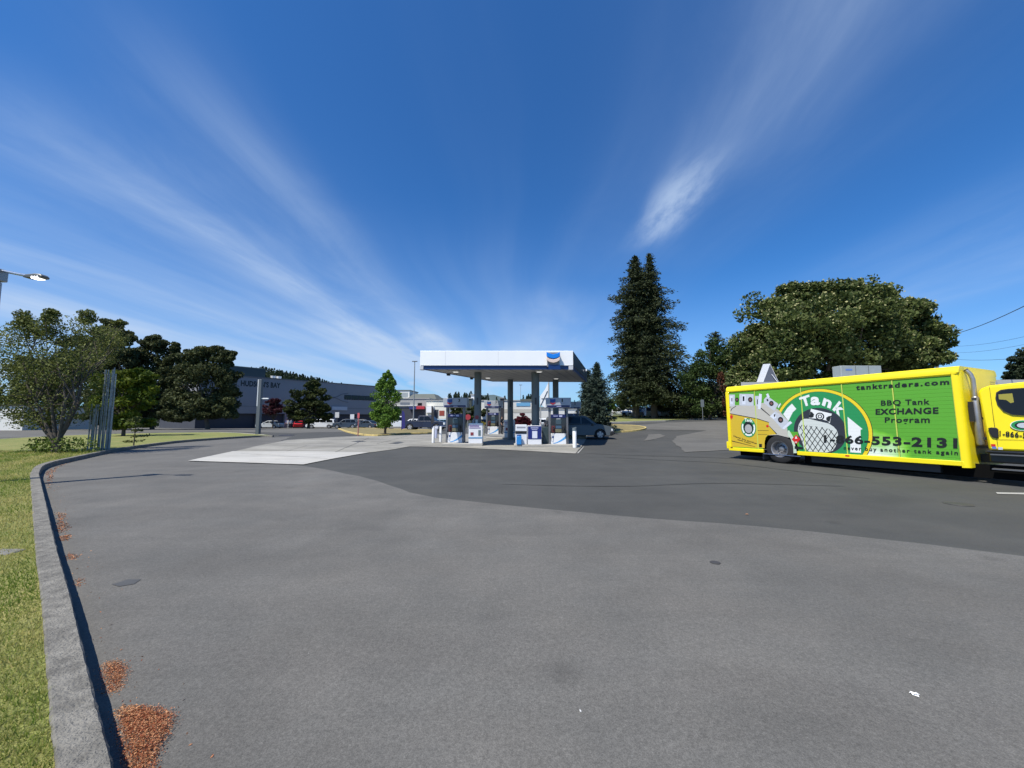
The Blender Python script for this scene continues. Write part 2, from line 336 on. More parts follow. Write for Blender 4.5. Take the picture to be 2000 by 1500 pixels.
# kerb path, road edge at the top of the kerb
KZ=.15
kp=[G(a,b,KZ) for a,b in [(262,1640),(232,1500),(184,1325),(139,1150),(112,1060),(92,980),(82,940),(79,920),(95,905),(150,892),(250,873),(350,860.5),(440,854),(505,850.5),(532,850.5)]]
kp=[(p.x,p.y) for p in kp]; kpath=[(p.x,p.y) for p in spline([(p[0],p[1],0) for p in kp],22)]
kerb('kerb',kpath,.165,KZ,m_kerb,chunk=.0016,label='long weathered concrete kerb curving between the lawn and the asphalt')
ki=[]
for i,p in enumerate(kpath):
    a=kpath[max(i-1,0)]; b=kpath[min(i+1,len(kpath)-1)]; d=Vector((b[0]-a[0],b[1]-a[1])).normalized(); ki.append((p[0]-d.y*.155,p[1]+d.x*.155))
m_lawn=mat('lawn',(.13,.145,.045),.95,var=.0)
def lawn_mat():
    m=m_lawn; nt,N,L,b=nodes(m); tc=N('ShaderNodeTexCoord')
    n=N('ShaderNodeTexNoise'); n.inputs['Scale'].default_value=.55; n.inputs['Detail'].default_value=7; n.inputs['Roughness'].default_value=.7; L(tc.outputs['Object'],n.inputs['Vector'])
    r=N('ShaderNodeValToRGB'); e=r.color_ramp.elements; e[0].position=.32; e[0].color=(.12,.165,.03,1); e[1].position=.68; e[1].color=(.25,.225,.075,1)
    L(n.outputs['Fac'],r.inputs[0]); n2=N('ShaderNodeTexNoise'); n2.inputs['Scale'].default_value=45; n2.inputs['Detail'].default_value=3; L(tc.outputs['Object'],n2.inputs['Vector'])
    mr=N('ShaderNodeMapRange'); L(n2.outputs['Fac'],mr.inputs[0]); mr.inputs[1].default_value=.3; mr.inputs[2].default_value=.7; mr.inputs[3].default_value=.6; mr.inputs[4].default_value=1.4
    s=N('ShaderNodeVectorMath'); s.operation='SCALE'; L(r.outputs[0],s.inputs[0]); L(mr.outputs[0],s.inputs['Scale']); L(s.outputs[0],b.inputs['Base Color'])
    bp=N('ShaderNodeBump'); bp.inputs['Strength'].default_value=.8; bp.inputs['Distance'].default_value=.03; L(n2.outputs['Fac'],bp.inputs['Height']); L(bp.outputs[0],b.inputs['Normal'])
lawn_mat()
far_edge=P2([(520,849),(470,845.5),(430,844),(330,845),(250,846.5),(160,849),(70,853),(0,857),(-150,868)],.13)
sheet('lawn',ki+far_edge+[(-42,14),(-40,-10),(ki[0][0]-3,-4),(ki[0][0],ki[0][1]-.6)],.0,m_lawn,flat=.128)
kerb('kerb',[(p[0],p[1]) for p in far_edge],.15,.14,m_kerbfar,'pale concrete kerb on the far side of the lawn, along the road')
# worn asphalt near the camera, laid over the newer surface
worn=[(4,-10),(28,-10),(28,-2)]+P2([(2300,1125),(2000,1087),(1800,1062),(1600,1040),(1400,1022),(1200,1007),(1060,994),(940,982),(850,972),(800,962),(760,948),(720,935),(660,922),(600,911),(560,907.5),(370,902),(440,886),(500,872),(545,862),(570,853)])
worn+= [(p[0]+.0,p[1]) for p in reversed(kpath)]+[(-1,-6)]
sheet('worn_asphalt',worn,.004,m_old,jit=.05,seg=.5)
sheet('road_asphalt',P2([(-200,868),(0,856),(250,845.5),(430,843),(570,846),(700,843),(850,838),(1000,836),(1000,829),(0,826),(-300,830)]),.014,m_far)
sheet('concrete_apron',P2([(455,883),(505,871),(560,860),(660,853.5),(790,850),(1000,846),(1150,845),(1145,858),(1136,872),(1124,886.5),(1000,880),(900,875),(800,872.5),(770,878),(722,884.5)]),.020,m_conc,jit=.03,seg=1)
sheet('concrete_slab',P2([(367,901),(455,882.2),(560,882),(722,884.3),(655,896),(592,908.5)]),.026,m_slab,jit=.012,seg=1)
sheet('asphalt_patch',P2([(1338,884),(1325,872),(1312,862),(1322,852),(1360,845),(1380,841),(1180,838),(1230,832),(1300,826),(1425,822),(1600,822),(1600,880),(1450,878)]),.018,m_far,jit=.06,seg=.6)
sheet('asphalt_patch',P2([(1257,862),(1266,849),(1290,848),(1300,852)]),.022,m_far,jit=.04)
# thin painted line and slot drain right of the pump island
m_wp=mat('white_paint',(.36,.355,.33),.7,var=.25,vscale=6)
m_dark=mat('black_rubber',(.015,.015,.016),.7)
m_tar=mat('tar',(.068,.067,.063),.6,var=.2)
sheet('painted_line',P2([(1127,886),(1130,886),(1141,873),(1139.5,873)]),.024,m_wp,kind=None,label='thin white line painted beside the pump island',cat='road marking')
sheet('painted_line',P2([(1945,962.5),(1948,965.5),(2060,968),(2060,964.5)]),.012,m_wp,kind=None,label='short white line painted on the asphalt below the truck cab',cat='road marking')
# tar repairs, utility covers
for L_,lb in (([(218,1143),(232,1147),(262,1142),(275,1133),(250,1133)],'dark oval tar patch in the asphalt beside the kerb'),
              ([(686,863),(700,864.5),(716,863),(702,861)],'small dark repair in the concrete forecourt, nearer of two'),
              ([(758,866.5),(774,868),(790,864.5),(778,863.5)],'dark slanting repair in the concrete forecourt by the bollards'),):
    sheet('tar_patch',P2(L_),.0235 if L_[0][1]<900 else .008,m_tar,kind=None,label=lb,cat='patch',jit=.01,seg=.2)
for (a,b,rr,lb) in ((1872,985,.2,'round iron cover in the asphalt in front of the truck'),(1397,1100,.055,'small dark round cap in the asphalt mid foreground')):
    c=G(a,b); mb=MB(); mb.tube([(c.x,c.y,.0),(c.x,c.y,.009)],rr,20); mb.tube([(c.x,c.y,.009),(c.x,c.y,.012)],[rr*.85,rr*.84],20)
    tag(mb.build('utility_cover',mat('cast_iron',(.09,.085,.08),.6,.5)),lb,'cover')
# grass bank and islands on the right
bank=P2([(1180,826.5),(1230,825.5),(1300,823.2),(1360,820),(1418,817.5),(1500,815.5)])
bank_top=[(54,72),(40,74),(22,74),(12,68)]
sheet('grass_bank',bank+bank_top,.10,m_lawn)
kerb('kerb',[(p[0],p[1]) for p in bank],.18,.14,m_kerbfar,'pale kerb along the grass bank below the tall conifers')
m_dry=mat('dry_grass',(.20,.165,.07),.95,var=.35,vscale=2,bump=.6)
def island(px,label,ylabel,m=m_dry):
    p=P2(px); sheet('traffic_island',p,.12,m,kind='structure')
    q=p if sum((p[(i+1)%len(p)][0]-p[i][0])*(p[(i+1)%len(p)][1]+p[i][1]) for i in range(len(p)))<0 else p[::-1]
    s=[(v.x,v.y) for v in spline([(a,b,0) for a,b in q+[q[0]]],4)][:-1]
    kerb('kerb',s,.16,.15,m_kerby,label,closed=True)
island([(1185,846),(1200,845.5),(1235,843.5),(1258,840),(1262,836.5),(1245,833.5),(1215,832),(1180,833)],'faded yellow kerb round the dry island beside the blue spruces','')
island([(660,838.5),(672,843),(692,848),(722,852),(755,851.5),(790,848.5),(845,846.5),(845,842),(780,839.5),(700,837)],'faded yellow kerb round the island of the young tree','')

# ------------------------------------------------------------------ near lawn blades and wood chips
def in_poly(x,y,poly):
    c=False; n=len(poly); j=n-1
    for i in range(n):
        if (poly[i][1]>y)!=(poly[j][1]>y) and x<(poly[j][0]-poly[i][0])*(y-poly[i][1])/(poly[j][1]-poly[i][1])+poly[i][0]: c=not c
        j=i
    return c
def blades():
    pos=[];hts=[]
    wedge=[(p[0]-.02,p[1]) for p in ki if p[1]<17.5]
    poly=wedge[:]; poly=poly+[(-30,17.5),(-22,10.5),(-6.5,3.6),(-4.5,2.2),(-3.2,1.0),(ki[0][0],ki[0][1]-.6)]
    tries=0
    while len(pos)<130000 and tries<2500000:
        tries+=1; y=.9+16.4*random.random()**2.3; x=-.9-y*random.uniform(.35,1.6)
        if x/y<-1.75 and y>1.5: continue
        if in_poly(x,y,poly): pos.append((x,y,.125)); hts.append(random.uniform(.012,.032)*(1+.10*y))
    n=len(pos); p=np.array(pos); h=np.array(hts); a=RNG.random(n)*6.283; w=.0017+.0007*p[:,1]
    lean=RNG.normal(size=(n,2))*.45
    v=np.empty((n,3,3)); dx=np.cos(a)*w; dy=np.sin(a)*w
    v[:,0]=p; v[:,0,0]-=dx; v[:,0,1]-=dy; v[:,1]=p; v[:,1,0]+=dx; v[:,1,1]+=dy
    v[:,2]=p; v[:,2,0]+=lean[:,0]*h; v[:,2,1]+=lean[:,1]*h; v[:,2,2]+=h
    me=bpy.data.meshes.new('grass'); me.vertices.add(3*n); me.vertices.foreach_set('co',v.reshape(-1)); me.loops.add(3*n); me.loops.foreach_set('vertex_index',np.arange(3*n)); me.polygons.add(n)
    me.polygons.foreach_set('loop_start',np.arange(n)*3); me.polygons.foreach_set('loop_total',np.full(n,3)); me.update()
    nz=np.sin(p[:,0]*2.1+1)*np.cos(p[:,1]*1.7)+.5*np.sin(p[:,0]*5+p[:,1]*4)
    t=np.clip(.40+.30*nz+RNG.normal(size=n)*.22,0,1)
    at=me.attributes.new('tint','FLOAT','FACE'); at.data.foreach_set('value',t.astype(np.float32))
    me.materials.append(foliage('grass_blade',(.155,.235,.03),(.60,.50,.20),.45)); o=bpy.data.objects.new('grass',me); COL.objects.link(o)
    tag(o,'mown patchy green and straw coloured grass of the lawn beside the kerb','grass',kind='stuff')
blades()
def chips():
    pos=[];sz=[];t=[]
    def blob(poly,n,hmax,smin,smax):
        P=P2(poly,0); xs=[p[0] for p in P]; ys=[p[1] for p in P]; cx,cy=sum(xs)/len(xs),sum(ys)/len(ys); k=0
        while k<n:
            x=random.uniform(min(xs)-.02,max(xs)+.02); y=random.uniform(min(ys)-.02,max(ys)+.02)
            if not in_poly(x+random.gauss(0,.02),y+random.gauss(0,.02),P): continue
            e=1-min(1,((x-cx)**2+(y-cy)**2)**.5/(.6*max(max(xs)-min(xs),max(ys)-min(ys)))); pos.append((x,y,.006+random.random()*hmax*e)); sz.append(random.uniform(smin,smax)); t.append(min(1,max(0,random.gauss(.38,.28)+(.35 if e<.2 else 0)))); k+=1
    blob([(232,1382),(262,1383),(300,1388),(334,1402),(328,1430),(312,1456),(296,1500),(285,1560),(262,1560),(246,1455)],9500,.035,.004,.014)
    blob([(203,1296),(228,1293),(243,1303),(241,1330),(228,1352),(216,1358),(208,1335)],2600,.018,.004,.012)
    blob([(112,1000),(128,1005),(122,1020),(136,1028),(124,1045),(115,1040)],420,.01,.012,.03)
    blob([(118,1048),(137,1045),(133,1056),(122,1056)],200,.01,.012,.026)
    blob([(132,1082),(150,1086),(146,1094),(136,1094)],160,.01,.01,.022)
    blob([(150,1130),(157,1132),(158,1148),(152,1147)],90,.008,.008,.02)
    blob([(88,925),(97,917),(120,908),(150,899),(110,915),(96,950),(98,960),(92,945)],300,.008,.02,.05)
    for _ in range(260):
        f=random.random(); i=int(f*len(kpath)*.55); p=kpath[i]; pos.append((p[0]+abs(random.gauss(.12,.12)),p[1]+abs(random.gauss(.1,.1)),.008)); sz.append(random.uniform(.008,.02)); t.append(random.random())
    d=RNG.normal(size=(len(pos),3)); d[:,2]*=.35
    o=leafobj('wood_chips',np.array(pos),sz,foliage('wood_chip',(.24,.055,.022),(.62,.35,.18),.1),tint=np.array(t),aspect=.45,dirs=d)
    tag(o,'reddish brown wood chips swept into heaps along the foot of the kerb','wood chips',kind='stuff')
chips()
# pale bits of litter on the asphalt
for (a,b,s,lb) in ((1788,1360,.022,'crumpled white scrap of paper on the asphalt at lower right'),(1135,1392,.011,'tiny white pebble on the asphalt at the bottom centre'),(1459,1006,.03,'orange brown scrap of litter on the dark asphalt')):
    c=G(a,b); mb=MB()
    for k in range(4):
        q=[(c.x+random.uniform(-s,s),c.y+random.uniform(-s,s),random.uniform(.008,.008+s*.5)) for _ in range(4)]; mb.add(q,[(0,1,2),(0,2,3),(0,3,1),(1,3,2)])
    tag(mb.build('litter',mat('scrap_orange',(.45,.2,.08),.8) if 'orange' in lb else mat('scrap_white',(.7,.7,.68),.8)),lb,'litter')
c=G(30,1077,.13); mb=MB(); mb.box((c.x-.3,c.y-.12,.10),(c.x+.06,c.y+.07,.142))
tag(mb.build('stone_slab',mat('slab_stone',(.17,.165,.15),.9,var=.3,vscale=10,bump=.6),bevel=.02),'flat weathered stone slab set in the lawn at the left edge','stone slab')

# ------------------------------------------------------------------ trees
bark=mat('bark',(.085,.07,.055),.95,var=.35,vscale=8,bump=.8,bscale=25)
bark_grey=mat('bark_grey',(.15,.14,.12),.95,var=.35,vscale=8,bump=.8,bscale=25)
def rot_about(p,c,a): return p
def limb(mb,a,b,r0,r1,k=4,wig=.06,n=6):
    a=Vector(a); b=Vector(b); L=(b-a).length; pts=[]
    for i in range(k+1):
        t=i/k; q=a.lerp(b,t); 
        if 0<i<k: q+=Vector((random.gauss(0,wig),random.gauss(0,wig),random.gauss(0,wig)))*L
        pts.append(q)
    mb.tube(pts,[r0+(r1-r0)*i/k for i in range(k+1)],n); return pts
def clump_pts(centers,radii,per,shell=.35):
    P=[];D=[];T=[]
    for c,r,n in zip(centers,radii,per):
        d=RNG.normal(size=(n,3)); d/=np.linalg.norm(d,axis=1)[:,None]
        rr=(shell+(1-shell)*RNG.random(n)**.5)[:,None]*np.array(r)
        P.append(np.array(c)+d*rr); D.append(d)
    return np.concatenate(P),np.concatenate(D)
def broadleaf(name,label,base,lobes,cs,leaf,c1,c2,density=1,group=None,trunk_r=.3,trunks=1,bloom=None,sub=9,barkm=None,fork=.3,clr=.33,per=150,mname=None,spread=.3):
    """lobes: list of (centre Vector, rx, rz) in world space"""
    base=Vector(base); root=thing(name,label,'tree',base,0,group)
    cc=[];rr=[];nn=[]
    for (c,rx,rz) in lobes:
        k=int(sub*density)
        for i in range(k):
            d=Vector((random.gauss(0,1),random.gauss(0,1),random.gauss(0,1))).normalized()*random.uniform(.55,1.0)
            q=Vector(c)+Vector((d.x*rx,d.y*rx*.8,d.z*rz)); s=random.uniform(.7,1.25)
            cc.append(q-base); rr.append((rx*clr*s,rx*clr*s,rz*clr*s*.9)); nn.append(int(per*s*s))
        cc.append(Vector(c)-base); rr.append((rx*.7,rx*.6,rz*.7)); nn.append(int(per*2.0*density))
    P,D=clump_pts([tuple(c) for c in cc],rr,nn)
    ctint=np.concatenate([np.full(n,random.random()) for n in nn]); tint=.55*ctint+.45*RNG.random(len(P))
    keep=P[:,2]>.15; P=P[keep];D=D[keep];tint=tint[keep]
    dirs=RNG.normal(size=P.shape)
    leafobj('crown',P,leaf*(.6+.8*RNG.random(len(P))),foliage(mname or ('leaf_'+name),c1,c2),root,tint,.65,dirs)
    if bloom:
        bc,frac,bl=bloom; sel=(RNG.random(len(P))<frac)&(D[:,2]>-.25); Q=P[sel]+D[sel]*leaf*.5
        leafobj('blossom',Q,bl*(.6+.8*RNG.random(len(Q))),foliage('blossom_'+name,bc,tuple(min(1,v*1.25) for v in bc)),root,None,.8)
    mb=MB(); top=max(c.z for c in cc)
    for t in range(trunks):
        off=Vector((random.uniform(-1,1)*trunk_r*1.6,random.uniform(-1,1)*trunk_r,0)) if trunks>1 else Vector((0,0,0))
        av=sum((c for c in cc),Vector())/len(cc)
        f=Vector((av.x*.6,av.y*.6,top*fork))+ (Vector((random.uniform(-1,1)*spread*top,random.uniform(-.5,.5)*spread*top,0)) if trunks>1 else Vector())
        mb.tube([off+Vector((0,0,-.1)),off*1.05+Vector((0,0,.25)),off.lerp(f,.5),f],[trunk_r*1.25,trunk_r,trunk_r*.85,trunk_r*.7],9)
        sel=random.sample(range(len(cc)),min(len(cc),max(6,int(26/trunks))))
        for i in sel: limb(mb,f,cc[i],trunk_r*.42,trunk_r*.06,4,.05,5)
    mb.build('trunk',barkm or bark,root,smooth=True)
    return root
def conifer(name,label,base,height,radius,lean=0,group=None,c1=(.018,.028,.012),c2=(.065,.078,.030),dens=1,leaf=.26,bare=.08,profile=1.0,irregular=.25,mname='needles',flat=.22,droop=.18,taper=0):
    base=Vector(base); root=thing(name,label,'tree',base,0,group); P=[];T=[];D=[]; mb=MB()
    mb.tube([(0,0,-.1),(0,0,height*.3),(lean*.5,0,height*.7),(lean,0,height*.99)],[height*.021,height*.016,height*.008,.015],8)
    nb=int(height*10*dens)
    for i in range(nb):
        f=bare+(1-bare)*(i+random.random())/nb; z=f*height
        rmax=radius*((min(1,((1-f)/taper)**.85)*(1.12-.2*f)+.02) if taper else min(1,(1-f)**profile*1.08+.03))*min(1,.72+(f-bare)*2.2)
        ln=rmax*random.choice((1,.95,.8,.6,1.12))*random.uniform(1-irregular,1+irregular*.6)
        a=i*2.399+random.uniform(-.4,.4); up=random.uniform(-.05,.22)+.25*f
        x0=lean*f
        m=max(4,int(ln*8*dens**.5/leaf*.26)); t=np.linspace(.12,1,m)
        side=RNG.normal(size=m)*ln*.13*(1.15-t*.8); 
        xx=x0+math.cos(a)*ln*t-math.sin(a)*side; yy=math.sin(a)*ln*t+math.cos(a)*side
        z_=z+up*ln*t-droop*ln*t*t*1.6+RNG.normal(size=m)*ln*.035+.0
        k=4
        for s in range(k):
            P.append(np.stack([xx+RNG.normal(size=m)*leaf*.5,yy+RNG.normal(size=m)*leaf*.5,z_-RNG.random(m)*leaf*1.3],1))
            d=np.stack([np.full(m,math.cos(a)),np.full(m,math.sin(a)),np.full(m,-.2)],1)+RNG.normal(size=(m,3))*.6; D.append(d)
            T.append(np.full(m,random.random()*.5)+.5*t*RNG.random(m))
        if i%3==0 and height>5: mb.tube([(x0,0,z),(x0+math.cos(a)*ln*.5,math.sin(a)*ln*.5,z+up*ln*.5-droop*ln*.3),(x0+math.cos(a)*ln*.85,math.sin(a)*ln*.85,z+up*ln*.8-droop*ln)],[.012*height*(1-f)**.5*.35+.01,.02,.006],4)
    for s in range(30): P.append(np.array([[lean+random.gauss(0,.07),random.gauss(0,.07),height*(1.0-.05*random.random())]])); D.append(np.array([[.1,.1,1.]])); T.append(np.array([.5]))
    P=np.concatenate(P);D=np.concatenate(D);T=np.concatenate(T)
    leafobj('crown',P,leaf*(.7+.9*RNG.random(len(P))),foliage(mname,c1,c2,.12),root,T,.34,D)
    mb.build('trunk',bark,root,smooth=True); return root
def L_(px,py,r,D,rz=None,dy=0):     # a crown lobe seen at px,py with radius r px at distance D
    c=Y_(px,py,D+dy); s=D/F; return (c,r*s,(rz or r)*s)

# tall paired conifers
b=G(1243,818); D0=b.y
hgt=lambda top,base: Y_(top[0],top[1],base.y).z-base.z
b1=G(1243,818.5); b2=G(1278,819)
conifer('conifer_tree','very tall dark conifer, left one of the close pair on the grass bank',b1,hgt((1243,499),b1),3.5,.5,'tall paired conifers',taper=.25,irregular=.5,dens=2.0,leaf=.36,bare=.09,mname='needles_fir')
conifer('conifer_tree','very tall dark conifer with a ragged leader, right one of the close pair',b2,hgt((1280,495),b2),5.0,.0,'tall paired conifers',taper=.60,irregular=.6,dens=1.9,leaf=.36,bare=.10,mname='needles_fir')
# blue spruces by the car
b=G(1168,846); conifer('spruce_tree','smaller bluish spruce right of the canopy, behind the grey car',b,hgt((1168,708),b),1.62,0,'spruces by the forecourt',(.016,.032,.024),(.07,.095,.065),4.2,.19,.02,.78,.3,'needles_spruce',droop=.02)
b=G(1150,843); conifer('spruce_tree','small bluish spruce partly hidden by the canopy corner',b,hgt((1149,722),b),1.4,0,'spruces by the forecourt',(.016,.032,.024),(.07,.095,.065),3.8,.19,.02,.8,.3,'needles_spruce',droop=.02)
# large flowering maple
D=41.0
lobes=[L_(*a) for a in [(1500,640,62,D),(1560,610,62,D),(1625,600,58,D,50),(1690,598,62,D,52),(1755,618,55,D,45),(1800,650,50,D,48),(1815,690,38,D,26),(1480,690,46,D,40,-1),(1465,735,36,D,38,-2),(1530,700,60,D,55,-3),(1535,750,46,D,40,-4),(1600,670,66,D,62,-3),(1680,665,62,D,56,-3),(1745,672,52,D,46,-2),(1600,740,60,D,45,0),(1690,730,60,D,34,1),(1770,712,46,D,28,0),(1830,655,24,D,20),(1670,574,30,D,22),(1560,575,32,D,24),(1470,765,40,D,34,-3),(1530,603,36,D,28),(1482,665,34,D,30),(1595,582,50,D,24),(1650,578,46,D,22),(1720,592,50,D,26),(1620,625,60,D,50,-5),(1700,620,60,D,44,-4),(1560,650,60,D,50,-4),(1790,690,44,D,36,-2),(1780,600,24,D,18)]]
bz=gz(26,43); b=Vector((Y_(1640,800,D+1).x,D+1,gz(Y_(1640,800,D+1).x,D+1)))
broadleaf('maple_tree','huge rounded broadleaf tree with cream blossom tips behind the yellow truck',b,lobes,None,.36,(.036,.056,.013),(.118,.148,.042),trunk_r=.55,bloom=((.34,.33,.15),.20,.20),sub=19,per=165,clr=.33,fork=.35)
# woodland edge between conifers and maple
def wood(label,px,lob,c1,c2,Dd,leaf=.3,tr=.2,per=150,mname=None,name='broadleaf_tree',group='trees at the wood edge',sub=13):
    z=G(px[0],px[1]); x=Y_(px[0],800,Dd).x; base=Vector((x,Dd,gz(x,Dd)))
    return broadleaf(name,label,base,[L_(a,b_,r,Dd,rz) for a,b_,r,rz in lob],None,leaf,c1,c2,trunk_r=tr,group=group,per=per,mname=mname,sub=sub,clr=.32)
wood('mid green broadleaf tree at the wood edge left of the flowering tree',(1385,818),[(1375,705,34,30),(1410,690,30,30),(1360,745,36,36),(1405,745,36,40),(1430,710,26,40),(1380,785,38,28),(1425,785,30,28)],(.025,.05,.012),(.075,.11,.03),51,name='broadleaf_tree',mname='leaf_mid')
wood('reddish brown leaved tree just above the left end of the truck',(1424,820),[(1416,745,14,26),(1420,785,15,24),(1428,765,12,26)],(.055,.02,.012),(.13,.05,.025),48,leaf=.22,tr=.12,per=70,mname='leaf_russet')
wood('low olive green broadleaf tree at the foot of the tall conifers',(1300,819),[(1282,775,20,16),(1310,768,22,20),(1305,795,24,12),(1335,785,20,18)],(.04,.055,.018),(.12,.14,.055),D0+3,leaf=.3,tr=.15,mname='leaf_olive')
wood('bright green broadleaf tree between the spruces and the tall conifers',(1192,812),[(1192,790,14,14),(1215,788,16,12)],(.04,.09,.015),(.12,.19,.04),66,leaf=.35,tr=.15,mname='leaf_bright')
b=Vector((Y_(1405,800,62).x,62,gz(30,62))); conifer('conifer_tree','dark conifer top showing over the wood edge, in front of nothing but sky',b,Y_(1408,648,62).z-b.z,4.6,0,'trees at the wood edge',profile=.5,dens=.8,leaf=.4,mname='needles_fir')
b=Vector((Y_(1350,800,58).x,58,gz(26,58))); conifer('conifer_tree','dark conifer filling the gap right of the tall pair',b,Y_(1362,722,58).z-b.z,4.5,0,'trees at the wood edge',profile=.4,dens=.9,leaf=.4,mname='needles_fir')
# dark understorey that closes the wood
P=[]
for k in range(26):
    px=random.uniform(1320,1470); Dd=random.uniform(56,66); c=Y_(px,random.uniform(770,812),Dd); P.append((tuple(c),(2.2,2,1.8)))
q,_=clump_pts([p[0] for p in P],[p[1] for p in P],[260]*len(P)); tag(leafobj('undergrowth',q,.4*(.6+.8*RNG.random(len(q))),foliage('leaf_dark',(.012,.02,.008),(.04,.055,.02)),None,None,.7),'dark undergrowth deep in the wood edge left of the truck','undergrowth',kind='stuff')
# far right tree behind the cab
wood('dark bushy tree at the right edge behind the truck cab',(1985,800),[(1990,715,22,20),(2015,705,30,26),(1975,738,16,16),(2010,745,30,20)],(.015,.03,.015),(.045,.06,.025),60,leaf=.4,mname='leaf_dark2',group=None,name='bushy_tree')
# left: multi stem tree on the lawn
b=G(112,884,.13); D=b.y
lobes=[L_(*a) for a in [(30,660,34,D),(62,640,24,D),(45,625,14,D,14),(105,640,26,D),(98,616,12,D,14),(15,720,50,D),(70,710,50,D),(125,690,44,D),(175,650,34,D+1,30),(165,618,14,D+1,12),(215,665,26,D+2.6),(232,630,10,D+2.6,8),(138,745,40,D+.8),(85,770,55,D,44),(25,790,45,D,36),(200,700,24,D+2.6,30),(130,800,34,D+.5,30),(-30,740,50,D),(60,820,40,D,16)]]
broadleaf('multi_stem_tree','sparse many stemmed tree with small olive leaves on the lawn at the left',b,lobes,None,.085,(.055,.072,.018),(.20,.22,.06),trunk_r=.075,trunks=8,sub=10,per=115,clr=.66,fork=.34,barkm=bark,spread=.22,mname='leaf_sparse')
# sprouts round its foot and a spindly shrub beside
q,_=clump_pts([(b.x+dx,b.y+dy,.13+.28) for dx,dy in ((-.6,0),(.1,-.3),(.6,0),(-1.1,.2),(1.0,.1),(-.2,.2))],[(.55,.4,.4)]*6,[170]*6)
s_=thing('shrub','low leafy suckers growing round the foot of the many stemmed tree','shrub',(b.x,b.y-.4,.13)); q=q-np.array([b.x,b.y-.4,.13]); q=q[q[:,2]>0]
leafobj('foliage',q,.1*(.6+.8*RNG.random(len(q))),foliage('leaf_sucker',(.045,.085,.012),(.17,.22,.04)),s_,None,.7)
b=G(261,871,.13); s_=thing('shrub','spindly young shrub with tiered twigs on the lawn beside the kerb','shrub',b)
mb=MB(); mb.tube([(0,0,0),(.02,0,.9),(0,0,1.5)],[.03,.02,.006],6); q=[]
for z in (.2,.45,.75,1.0,1.25,1.4):
    for k in range(5):
        a=random.random()*6.28; l=random.uniform(.25,.62)*(1.25-z*.5); mb.tube([(0,0,z),(math.cos(a)*l,math.sin(a)*l,z+.08)],[.01,.003],4)
        for t in range(16): f=random.uniform(.3,1); q.append((math.cos(a)*l*f+random.gauss(0,.04),math.sin(a)*l*f+random.gauss(0,.04),z+.08*f+random.gauss(0,.03)))
mb.build('stem',bark,s_); leafobj('foliage',np.array(q),.08+.05*RNG.random(len(q)),foliage('leaf_sparse',(0,0,0),(0,0,0)),s_,None,.7)
# maple with bright leaves behind the pipes
wood('bright yellow green broadleaf tree behind the cluster of steel pipes',(245,850),[(245,745,34,28),(280,735,24,20),(235,790,40,34),(285,775,26,24),(215,760,30,30),(255,825,34,16)],(.04,.075,.008),(.15,.18,.02),31,leaf=.24,tr=.13,per=150,mname='leaf_lime',group=None,name='maple_tree')
# pines behind
def pine(label,px,lob,Dd,tr=.26,per=150):
    base=G(px[0],px[1]); x=Y_(px[0],800,Dd).x; base=Vector((x,Dd,gz(x,Dd)))
    return broadleaf('pine_tree',label,base,[L_(a,b_,r,Dd,rz) for a,b_,r,rz in lob],None,.34,(.028,.038,.015),(.105,.120,.045),trunk_r=tr,group='dark pines beyond the road',per=per,mname='leaf_pine',sub=15,clr=.38)
pine('broad dark pine reaching almost to the ground, nearest the grey mall wall',(408,832),[(412,688,26,16),(440,700,20,16),(380,702,26,18),(400,725,44,26),(440,735,26,24),(365,745,34,30),(420,765,44,30),(375,790,40,24),(435,785,28,22),(455,765,12,8),(350,805,30,18),(450,802,16,14),(395,812,34,12),(330,735,18,22),(345,785,26,26),(340,700,12,10)],52)
pine('dark pine with a domed top behind the bright yellow green tree',(300,833),[(300,670,26,14),(285,690,30,20),(320,700,24,20),(260,700,24,22),(295,730,42,30),(280,770,44,32),(320,770,26,34),(340,680,10,10),(300,800,40,22),(260,805,30,18),(335,812,26,12),(245,740,26,26),(350,725,16,22)],54)
pine('tall dark pine rising behind the many stemmed tree',(205,835),[(215,640,20,16),(235,660,22,20),(200,665,30,24),(175,690,34,28),(225,695,34,30),(200,735,44,34),(190,780,44,34),(240,785,34,30),(200,812,44,14)],50)
pine('dark pine half hidden behind the many stemmed tree, left of the tallest one',(130,837),[(140,680,26,20),(120,710,34,26),(150,730,36,30),(100,760,40,34),(60,720,34,22),(70,760,34,30)],53)
# trees in front of the mall
wood('rounded dark green tree in front of the mall, trunk beside the white van',(604,835),[(607,752,16,12),(600,770,26,18),(620,775,22,18),(585,795,28,16),(618,798,28,16),(605,815,36,10),(575,812,20,10),(635,812,14,10)],(.018,.03,.010),(.07,.085,.022),66,leaf=.34,tr=.24,per=130,mname='leaf_dkgreen',group=None,name='broadleaf_tree')
wood('dark red leaved tree in front of the mall wall, right of the grey post',(534,835),[(534,785,14,10),(528,798,16,10),(543,800,12,10)],(.035,.010,.014),(.10,.03,.04),70,leaf=.3,tr=.12,per=80,mname='leaf_plum',group=None,name='red_leaved_tree')
b=G(752,850.5); D=b.y
broadleaf('young_tree','young green pyramid shaped tree standing in the kerbed island',b,[L_(*a) for a in [(757,733,7,D,9),(752,750,13,D,13),(765,752,10,D,12),(748,772,18,D,14),(768,775,14,D,14),(740,795,20,D,13),(765,797,20,D,14),(735,812,16,D,10),(755,816,22,D,12),(772,808,12,D,10),(750,827,16,D,8),(765,742,7,D,8),(742,757,8,D,8)]],None,.17,(.05,.115,.014),(.18,.30,.045),trunk_r=.11,sub=10,per=80,clr=.5,fork=.3,mname='leaf_young')
